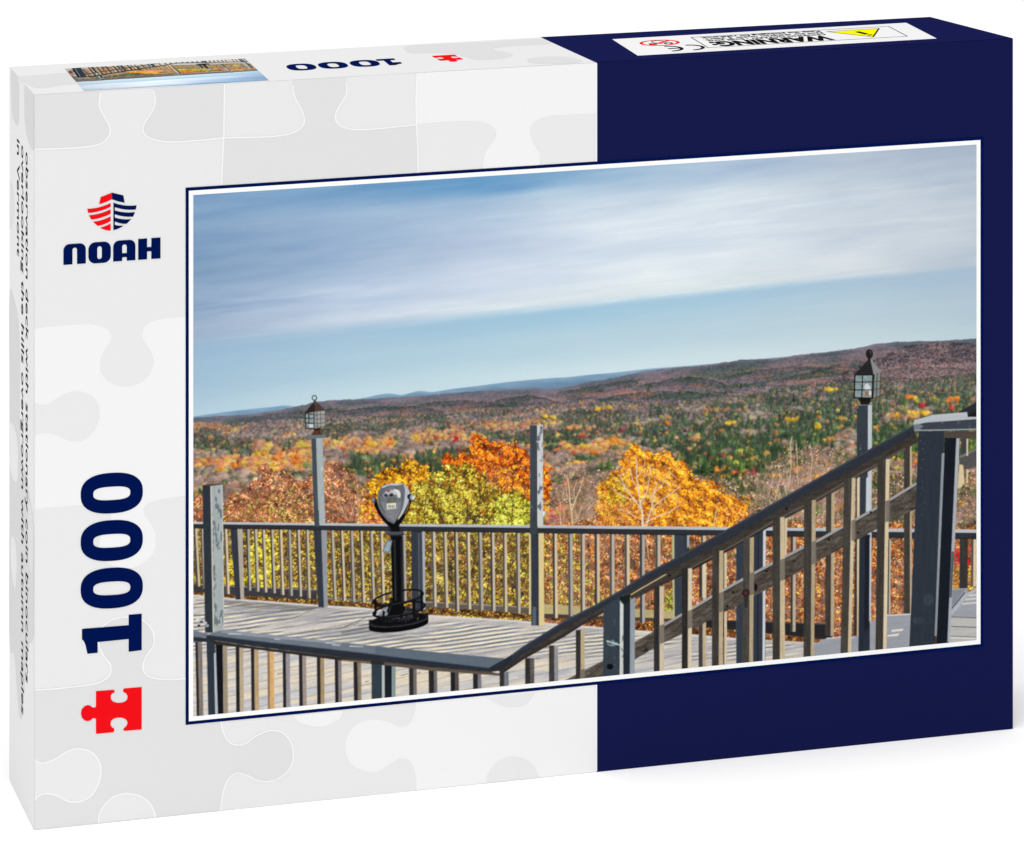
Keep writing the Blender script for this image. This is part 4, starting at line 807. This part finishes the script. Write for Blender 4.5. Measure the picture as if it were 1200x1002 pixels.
# ---- picture with its border
bw1, bw2 = 3.6*px_m, 8.6*px_m
def rc(i): return [(OU0+i, OZ0+i), (OU1-i, OZ0+i), (OU1-i, OZ1-i), (OU0+i, OZ1-i)]
pb = shapes('picture_border', front, [('ink', [rc(0), rc(bw1)]), ('white', [rc(bw1), rc(bw2+.0004)])], root, LAY*6)
art = paint_picture()
artl = np.where(art/255 <= .04045, art/255/12.92, ((art/255+.055)/1.055)**2.4).astype(np.float32)
def sample(px, py):
    x = np.clip((px-PX0)*PS-.5, 0, artl.shape[1]-1.001); y = np.clip((py-PY0)*PS-.5, 0, artl.shape[0]-1.001)
    i = x.astype(int); j = y.astype(int); fx = (x-i)[..., None]; fy = (y-j)[..., None]
    return artl[j, i]*(1-fx)*(1-fy)+artl[j, i+1]*fx*(1-fy)+artl[j+1, i]*(1-fx)*fy+artl[j+1, i+1]*fx*fy
def to_px(face, u, v):        # where a point of the print sits in the measured drawing
    p = [face.o[k]+face.u[k]*u+face.v[k]*v for k in range(3)]
    c, s = math.cos(RZ), math.sin(RZ)
    wx = FL.x+c*p[0]-s*p[1]; wy = FL.y+s*p[0]+c*p[1]; wz = p[2]
    return CX+F*wx/wy, YH+F*(ZC-wz)/wy
def grid_mesh(name, P3, colr, parent, flip=False):
    nz_, nx_ = P3.shape[:2]; n = nz_*nx_
    idx = np.arange(n).reshape(nz_, nx_); q = np.stack([idx[:-1, :-1], idx[:-1, 1:], idx[1:, 1:], idx[1:, :-1]], -1).reshape(-1, 4)
    if flip: q = q[:, ::-1]
    me = bpy.data.meshes.new(name); me.vertices.add(n); me.vertices.foreach_set('co', P3.astype(np.float32).ravel())
    me.loops.add(q.size); me.loops.foreach_set('vertex_index', q.astype(np.int32).ravel())
    me.polygons.add(len(q)); me.polygons.foreach_set('loop_start', np.arange(0, q.size, 4, dtype=np.int32)); me.polygons.foreach_set('loop_total', np.full(len(q), 4, np.int32))
    me.update(calc_edges=True)
    at = me.color_attributes.new('print', 'FLOAT_COLOR', 'POINT'); rgba = np.ones((n, 4), np.float32); rgba[:, :3] = colr.reshape(-1, 3); at.data.foreach_set('color', rgba.ravel())
    me.materials.append(pic_mat(name+' print')); return link(bpy.data.objects.new(name, me), parent)
NX, NZ = 1200, 830
u = np.linspace(OU0+bw2, OU1-bw2, NX); z = np.linspace(OZ0+bw2, OZ1-bw2, NZ); U, Z = np.meshgrid(u, z)
ppx, ppy = to_px(front, U, Z)
P3 = np.stack([U, np.full_like(U, -LAY*7), Z], -1)
# box filter over one grid cell
du = (u[1]-u[0])/px_m*.28; acc = 0
for ox, oy in ((-1, -1), (1, -1), (-1, 1), (1, 1)): acc = acc+sample(ppx+ox*du, ppy+oy*du)
pc = acc/4
grid_mesh('picture', P3, pc, root)

# ---- numerals, icon, brand on the front
def digit0(cy0, cy1, shear=-.062):
    def ring(x0, x1, y0, y1, p):
        pts = []; cx, cy = (x0+x1)/2, (y0+y1)/2
        for k in range(64):
            t = k*math.tau/64; c, s = math.cos(t), math.sin(t)
            x = cx+(x1-x0)/2*abs(c)**(2/p)*math.copysign(1, c); y = cy+(y1-y0)/2*abs(s)**(2/p)*math.copysign(1, s)
            pts.append((x, y+shear*(x-cx)))
        return P(front, pts)
    return [ring(94.4, 167.3, cy0, cy1, 2.45), ring(109.2, 152.6, cy0+16.2, cy1-15.6, 2.9)]
pcn = empty('piece_count', root)
for y0, y1 in ((554.0, 601.5), (609.5, 657.2), (665.2, 712.8)): shapes('numeral', front, [('ink', [digit0(y0, y1)[0], digit0(y0, y1)[1]])], pcn, LAY*6)
one = [(288,207),(300,205.5),(452,193.5),(452,157),(498,153),(498,281),(452,287),(452,242),(343,253),(343,290.5),(307,294),(301,265),(295,250),(288,243)]
shapes('numeral', front, [('ink', [P(front, [(x/3, 668+y/3) for x, y in one])])], pcn, LAY*6)
icon = [(337,425.5),(398,420.5),(403,424),(402,430),(393,434),(389,443),(390,454),(398,462.5),(412,466.5),(427,466),(441,461),(448,452),(448,442),(443,433),(434,429),(432,424),(434,417.5),(440,415.5),(498,411),(498,560),(440,565),(434,563.5),(433,558),(442,550),(448,540),(447,531),(440,523),(428,519),(412,518.5),(398,523),(390,531),(388,543),(393,552),(401,557),(402,563),(399,569),(394,570.5),(337,575.5),(337,523),(331,520),(325,521.5),(318,528),(309,531),(298,529),(288,519),(284,504),(287,489),(297,478),(308,474.5),(317,476),(324,482),(331,484),(337,480)]
iconp = [(x/3, 668+y/3) for x, y in icon]
shapes('puzzle_icon', front, [('red', [P(front, iconp)])], root, LAY*6, 'red jigsaw piece symbol')
def ez_(x, y): return (60+x/8.571, 210+y/8.571)
em = empty('emblem', root)
def arcb(x0, y0, x1, y1, sag, n=10): return [(x0+(x1-x0)*k/n, y0+(y1-y0)*k/n+sag*4*(k/n)*(1-k/n)) for k in range(n+1)]
def strp(t, b): return P(front, [ez_(*p) for p in t+b[::-1]])
L_ = [(361,297,370,338,238,276),(377,362,402,404,301,346),(418,427,464,467,372,419)]
red_i = [('red', [P(front, [ez_(*p) for p in ((496,179),(609,135),(609,201),(548,229),(481,251))])])]
for i, (ax, at_, bx, bt, rt, rb) in enumerate(L_): red_i.append(('red', [strp(arcb(ax, at_, 597, rt, 14-2*i), arcb(bx, bt, 597, rb, 13-2*i))]))
red_i.append(('red', [strp(arcb(489, 487, 597, 443, 5), [(489,487),(515,500),(548,511),(575,515),(597,515)])]))
shapes('hull_stripes', front, red_i, em, LAY*6, 'red left half of the ship emblem')
R_ = [(857,262,850,303,240,280),(841,330,822,375,313,351),(803,400,756,447,385,422)]
blu = [('ink', [P(front, [ez_(*p) for p in ((610,135),(724,162),(737,236),(672,222),(610,201))])]), ('ink', [P(front, [ez_(*p) for p in ((624,234),(638,240),(638,507),(624,512))])])]
for i, (ax, at_, bx, bt, lt_, lb) in enumerate(R_): blu.append(('ink', [strp(arcb(637.5, lt_, ax, at_, 13-2*i), arcb(637.5, lb, bx, bt, 12-2*i))]))
blu.append(('ink', [strp(arcb(637.5, 457, 727, 466, 5), [(637.5,507.5),(665,499),(690,488),(710,477),(727,466)])]))
shapes('hull_stripes', front, blu, em, LAY*6, 'dark blue right half of the ship emblem')
bn = empty('brand_name', root)
def sh(pts): return P(front, [ez_(x, y-.067*(x-122)) for x, y in pts])
def letter(*loops): shapes('letter', front, [('ink', [sh(l) for l in loops])], bn, LAY*6)
def slot(x0, x1, yt, yb, rt=True, rb=False): r = (x1-x0)/2; return rrect(x0, yt, x1, yb, (r if rt else 0, r if rt else 0, r if rb else 0, r if rb else 0))
n_in = slot(213, 259, 694, 860)
n_out = rrect(122, 655, 347, 860, (62, 62, 0, 0))
# the N and A are cut open at the foot: one outline
def open_foot(x0, x1, yt, yb, r, sx0, sx1, st):
    o = rrect(x0, yt, x1, yb, (r, r, 0, 0)); k = (sx1-sx0)/2; cx = (sx0+sx1)/2
    inner = [(sx1, yb)]+[(cx+k*math.cos(math.radians(a)), st+k-k*math.sin(math.radians(a))) for a in range(0, 181, 15)]+[(sx0, yb)]
    return o[:-1]+[o[-1]] if False else [*o[:2*9], (x1, yb), *inner, (x0, yb)]
letter(open_foot(122, 347, 655, 860, 62, 213, 259, 694))
letter(rrect(373, 654, 598, 866, (70, 70, 70, 70)), rrect(462, 697, 508, 826, (23, 23, 23, 23)))
aw = rrect(622, 653, 845, 860, (62, 62, 0, 0))[:18]
letter(aw+[(845,860),(758,860),(758,829),(753,823),(718,823),(712,829),(712,860),(622,860)], rrect(712, 695, 758, 783, (23, 23, 0, 0)))
letter([(873,650),(962,650),(962,738),(1005,738),(1005,650),(1097,650),(1097,860),(1005,860),(1005,781),(962,781),(962,860),(873,860)])

# ---- left side print
def rgs(k, pts): return (k, [[(min(a, -.0001), min(max(b, .0001), HT-.0001)) for a, b in P(side, spline(pts, 6, True))]])
sw = -(bl.length)
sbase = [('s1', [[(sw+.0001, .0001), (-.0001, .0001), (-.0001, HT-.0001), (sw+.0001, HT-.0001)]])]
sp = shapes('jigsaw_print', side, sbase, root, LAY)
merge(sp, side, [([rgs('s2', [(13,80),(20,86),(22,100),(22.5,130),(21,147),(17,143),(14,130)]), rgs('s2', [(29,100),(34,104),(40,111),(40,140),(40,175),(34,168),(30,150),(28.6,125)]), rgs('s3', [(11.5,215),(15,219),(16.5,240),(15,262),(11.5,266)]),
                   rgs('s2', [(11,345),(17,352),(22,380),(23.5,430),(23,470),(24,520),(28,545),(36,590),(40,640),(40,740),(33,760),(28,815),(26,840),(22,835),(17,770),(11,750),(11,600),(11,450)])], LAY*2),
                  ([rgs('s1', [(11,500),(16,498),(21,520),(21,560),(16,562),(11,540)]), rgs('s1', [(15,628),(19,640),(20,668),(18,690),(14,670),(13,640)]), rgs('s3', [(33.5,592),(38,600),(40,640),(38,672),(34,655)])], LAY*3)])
def text_mesh(body, offset=0.0):
    c = bpy.data.curves.new('t', 'FONT'); c.body = body; c.offset = offset; c.resolution_u = 3
    o = bpy.data.objects.new('t', c); COL.objects.link(o); bpy.context.view_layer.update()
    m = bpy.data.meshes.new_from_object(o.evaluated_get(bpy.context.evaluated_depsgraph_get())); bpy.data.objects.remove(o)
    return m
def text_on(name, face, body, fn, parent, lift, key='black', offset=0.0):
    """fn maps a unit text box (0..1 along, 0..1 up) to face units"""
    m = text_mesh(body, offset); xs = [v.co.x for v in m.vertices]; x0, x1 = min(xs), max(xs)
    for v in m.vertices:
        a_, b_ = fn((v.co.x-x0)/(x1-x0), v.co.y); v.co = face.pt(a_, b_, lift)
    m.materials.clear(); m.materials.append(M[key]); m.name = name; m.update()
    return link(bpy.data.objects.new(name, m), parent)
tt = empty('title_text', root)
for body, xb, xt, y0, y1 in (('observation deck with stationary coin binoculars', 30.4, 33.6, 179, 801), ('overlooking the hills overgrown with autumn maples', 25.3, 28.5, 171, 838), ('in Vermont', 20.2, 23.4, 164, 301)):
    a0 = side.at(xb, 400)[0]; a1 = side.at(xt, 400)[0]; z0 = side.at((xb+xt)/2, y0)[1]; z1 = side.at((xb+xt)/2, y1)[1]
    text_on('text_line', side, body, lambda s, t, a0=a0, a1=a1, z0=z0, z1=z1: (a0+(a1-a0)*t/.72, z0+(z1-z0)*s), tt, LAY*4, offset=.006)

# ---- top print
tb = bl.y
def xs_at(v): return bl.x*v/tb
def xe_at(v): return WD+(br.x-WD)*v/br.y
e = .0001
tu = topf.at(699, 74)[0]; tu_b = topf.at(635, 45)[0]
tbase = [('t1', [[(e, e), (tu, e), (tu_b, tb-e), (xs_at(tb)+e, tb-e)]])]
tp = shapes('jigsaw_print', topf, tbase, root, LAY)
def rgt(k, pts, closed=True):
    lp = P(topf, spline(pts, 6, closed)); return (k, [[(min(max(a, xs_at(b)+e), tu+(tu_b-tu)*b/tb), min(max(b, e), tb-e)) for a, b in lp]])
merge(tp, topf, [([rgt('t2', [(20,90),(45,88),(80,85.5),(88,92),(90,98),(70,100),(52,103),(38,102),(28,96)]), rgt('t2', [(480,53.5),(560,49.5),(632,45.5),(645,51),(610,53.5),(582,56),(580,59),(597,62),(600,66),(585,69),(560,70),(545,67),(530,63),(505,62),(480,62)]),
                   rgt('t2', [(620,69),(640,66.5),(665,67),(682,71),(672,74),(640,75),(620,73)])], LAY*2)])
shapes('navy_panel', topf, [('navy', [[(tu, e/5), (WD-e/5, e/5), (br.x-e/2, br.y-e), (tu_b, tb-e)]])], root, LAY*3)
pcn2 = empty('piece_count', root)
def ringt(cx, cy, rx, ry, p=2.5):
    c0 = topf.at(cx, cy); a1 = (topf.at(cx+rx, cy-rx*.0565)[0]-topf.at(cx-rx, cy+rx*.0565)[0])/2; b1 = (topf.at(cx, cy-ry)[1]-topf.at(cx, cy+ry)[1])/2
    out = []
    for k in range(56):
        t = k*math.tau/56; c, s = math.cos(t), math.sin(t); out.append((c0[0]+a1*abs(c)**(2/p)*math.copysign(1, c), c0[1]+b1*abs(s)**(2/p)*math.copysign(1, s)))
    return out
for cx, cy in ((353.2, 78.9), (390.2, 76.8), (427.4, 74.6)): shapes('numeral', topf, [('ink', [ringt(cx, cy, 16.6, 3.9), ringt(cx+.2, cy, 6.0, 2.4, 2.8)])], pcn2, LAY*6)
# the numeral one, turned half round with the rest
c0 = topf.at(455.5, 73.0); w_, h_ = .0138, .0118
d1 = [(-.9,-1),(.95,-1),(.95,-.55),(.3,-.55),(.3,1),(-.32,1),(-.62,.8),(-1.1,.62),(-1.1,.22),(-.32,.22),(-.32,-.55),(-.9,-.55)]
hh = (topf.at(455, 69.2)[1]-topf.at(455, 77)[1])/2; ww = (topf.at(472, 72)[0]-topf.at(446, 73.5)[0])*0+11*px_m/.95
shapes('numeral', topf, [('ink', [[(c0[0]-x*ww, c0[1]-y*hh) for x, y in d1]])], pcn2, LAY*6)
# icon turned a quarter against the numerals: tab pointing to the back
ic0 = topf.at(525.5, 68.8); hv = (topf.at(525, 64.6)[1]-topf.at(525, 72.6)[1]); hu = .0048
gx = [(x-391)/107 for x, y in icon]; gy = [(y-493)/82 for x, y in icon]
shapes('puzzle_icon', topf, [('red', [[(ic0[0]+b_*hu, ic0[1]+a_*hv*.5) for a_, b_ in zip(gx, gy)]])], root, LAY*6, 'small red jigsaw piece symbol on the top')
# little picture, upside down
q = [topf.at(*p) for p in ((97, 107), (315, 94), (287, 69.3), (77, 80.2))]
nu, nv = 300, 200; a_, b_ = np.meshgrid(np.linspace(0, 1, nu), np.linspace(0, 1, nv))
q0 = ((q[0][0]+q[3][0])/2, (q[0][1]+q[1][1])/2); q1 = ((q[1][0]+q[2][0])/2, (q[2][1]+q[3][1])/2)
Uq = q0[0]+(q1[0]-q0[0])*a_; Vq = q0[1]+(q1[1]-q0[1])*b_
iu = np.clip(((1-a_)*(NX-1)), 0, NX-1); iz = np.clip((1-b_)*(NZ-1), 0, NZ-1)
blk = 0
for ox in (-1.3, 0, 1.3):
    for oz in (-1.3, 0, 1.3): blk = blk+pc[np.clip(iz+oz, 0, NZ-1).astype(int)[:, :], np.clip(iu+ox, 0, NX-1).astype(int)]
# half turn: picture top lies at the near edge
small = (blk/9)
grid_mesh('picture', np.stack([Uq, Vq, np.full_like(Uq, HT+LAY*4)], -1), small, root)
root.children[-1]['label'] = 'small upside down copy of the picture on the top'
# ---- warning label on the top
wl = empty('warning_label', root)
lc = [topf.at(*p) for p in ((756.2, 65.4), (1109.5, 44.6), (1050, 27.8), (709, 46.8))]
lu0, lu1, lv0, lv1 = (lc[0][0]+lc[3][0])/2, (lc[1][0]+lc[2][0])/2, (lc[0][1]+lc[1][1])/2, (lc[2][1]+lc[3][1])/2
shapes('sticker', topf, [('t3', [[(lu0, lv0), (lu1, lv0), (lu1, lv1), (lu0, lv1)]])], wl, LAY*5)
f = [topf.at(*p) for p in ((834.5, 56), (1073, 42.8), (1032.5, 31.4), (804, 44.8))]
fu0, fu1, fv0, fv1 = (f[0][0]+f[3][0])/2, (f[1][0]+f[2][0])/2, (f[0][1]+f[1][1])/2, (f[2][1]+f[3][1])/2
t_ = .0004
shapes('frame_line', topf, [('black', [[(fu0, fv0), (fu1, fv0), (fu1, fv1), (fu0, fv1)], [(fu0+t_, fv0+t_), (fu1-t_, fv0+t_), (fu1-t_, fv1-t_), (fu0+t_, fv1-t_)]])], wl, LAY*7)
tr = [topf.at(*p) for p in ((967.5, 37.6), (1031.2, 33.6), (1024, 44.0))]
cx_, cy_ = sum(p[0] for p in tr)/3, sum(p[1] for p in tr)/3
th = empty('hazard_triangle', wl)
tri_in = [(cx_+(p[0]-cx_)*.9, cy_+(p[1]-cy_)*.9) for p in tr]
shapes('triangle_edge', topf, [('black', [tr, tri_in])], wl, LAY*7).parent = wl
shapes('triangle_fill', topf, [('yellow', [tri_in])], wl, LAY*6)
bpy.data.objects.remove(th)
ea, eb = topf.at(1004, 37.6), topf.at(1021, 41.9)
dx, dy = eb[0]-ea[0], eb[1]-ea[1]
shapes('exclamation_mark', topf, [('black', [stroke([ea, (ea[0]+dx*.72, ea[1]+dy*.72)], .0022)]), ('black', [stroke([(ea[0]+dx*.84, ea[1]+dy*.84), eb], .0022)])], wl, LAY*7)
def flipped(u0, v0, u1, v1): return lambda s, t: (u1-(u1-u0)*s, v1-(v1-v0)*t/.72)
ga = topf.at(851, 54.4); gb_ = topf.at(976, 46.6); vlo = topf.at(900, 52.0)[1]; vh = fv1-fv0
ua, ub = fu0+.0035, topf.at(978, 46.5)[0]
text_on('warning_text', topf, 'WARNING:', flipped(ua, fv0+vh*.06, ub, fv0+vh*.47), wl, LAY*7, offset=.055)
for k, s in enumerate(('CHOKING HAZARD - Small parts.', 'Not for children under 3 years.', 'Keep the packaging for reference.')):
    text_on('warning_text', topf, s, flipped(ua, fv0+vh*(.53+.15*k), ub, fv0+vh*(.645+.15*k)), wl, LAY*7, offset=.035)
rc0 = topf.at(773, 50.7); ru_ = .0078; rv_ = (topf.at(773, 47.2)[1]-topf.at(773, 54.2)[1])/2
def ell(a0, a1, s=1): return [(rc0[0]+a0*s*math.cos(k*math.tau/40), rc0[1]+a1*s*math.sin(k*math.tau/40)) for k in range(40)]
ag = shapes('age_symbol', topf, [('red', [ell(ru_, rv_), ell(ru_, rv_, .84)]), ('red', [stroke([(rc0[0]-ru_*.6, rc0[1]-rv_*.6), (rc0[0]+ru_*.6, rc0[1]+rv_*.6)], .0012)])], wl, LAY*8)
text_on('age_text', topf, '0-3', flipped(rc0[0]-ru_*.62, rc0[1]-rv_*.62, rc0[0]+ru_*.62, rc0[1]-rv_*.02), wl, LAY*7, offset=.02)
fcx, fcy, fr = rc0[0], rc0[1]+rv_*.36, ru_*.34
shapes('child_face', topf, [('black', [[(fcx+fr*math.cos(k*math.tau/24), fcy+fr*.9*math.sin(k*math.tau/24)) for k in range(24)], [(fcx+fr*.82*math.cos(k*math.tau/24), fcy+fr*.74*math.sin(k*math.tau/24)) for k in range(24)]])], wl, LAY*7)
def arc_t(cx, cy, ru, rv, a0, a1, w):
    return stroke([(cx+ru*math.cos(math.radians(a0+(a1-a0)*k/20)), cy+rv*math.sin(math.radians(a0+(a1-a0)*k/20))) for k in range(21)], w)
ce1, ce2 = topf.at(802, 56.6), topf.at(777, 58)
cw, ch = .0052, (topf.at(790, 53.6)[1]-topf.at(790, 61.2)[1])/2*.8
shapes('conformity_mark', topf, [('black', [arc_t(ce1[0]+.002, ce1[1], cw, ch, -90, 90, .0014)]), ('black', [arc_t(ce2[0]+.002, ce2[1], cw, ch, -90, 90, .0014)]), ('black', [stroke([(ce2[0]+.002, ce2[1]), (ce2[0]+.0068, ce2[1])], .0013)])], wl, LAY*7)

# ------------------------------------------------------------------ setting
me = bpy.data.meshes.new('ground'); me.from_pydata([(-30, -20, -.00005), (30, -20, -.00005), (30, 60, -.00005), (-30, 60, -.00005)], [], [(0, 1, 2, 3)])
g = bpy.data.objects.new('ground', me); g['kind'] = 'structure'
gm = mat('white studio ground', (253,253,253), .9, 0, .0, 40); me.materials.append(gm); link(g)

w = bpy.data.worlds.new('World'); S.world = w; w.use_nodes = True
w.node_tree.nodes['Background'].inputs[0].default_value = (1, 1, 1, 1); w.node_tree.nodes['Background'].inputs[1].default_value = WORLD
def area(name, loc, tgt, size, power):
    l = bpy.data.lights.new(name, 'AREA'); l.shape = 'RECTANGLE'; l.size, l.size_y = size; l.energy = power
    o = bpy.data.objects.new(name, l); o.location = loc; o.rotation_euler = (Vector(tgt)-Vector(loc)).to_track_quat('-Z', 'Y').to_euler(); COL.objects.link(o)
for args in LAMPS: area(*args)
cam = bpy.data.cameras.new('camera'); co = bpy.data.objects.new('camera', cam); COL.objects.link(co)
co.location = (0, 0, ZC); co.rotation_euler = (math.pi/2, 0, 0); cam.sensor_width = 36; cam.lens = 36*F/1200; cam.shift_x = 0; cam.shift_y = -(501-YH)/1200; cam.clip_start = .05; cam.clip_end = 300
S.camera = co
S.render.engine = 'CYCLES'; S.view_settings.view_transform = 'Standard'; S.view_settings.look = 'None'; S.view_settings.exposure = 0; S.view_settings.gamma = 1
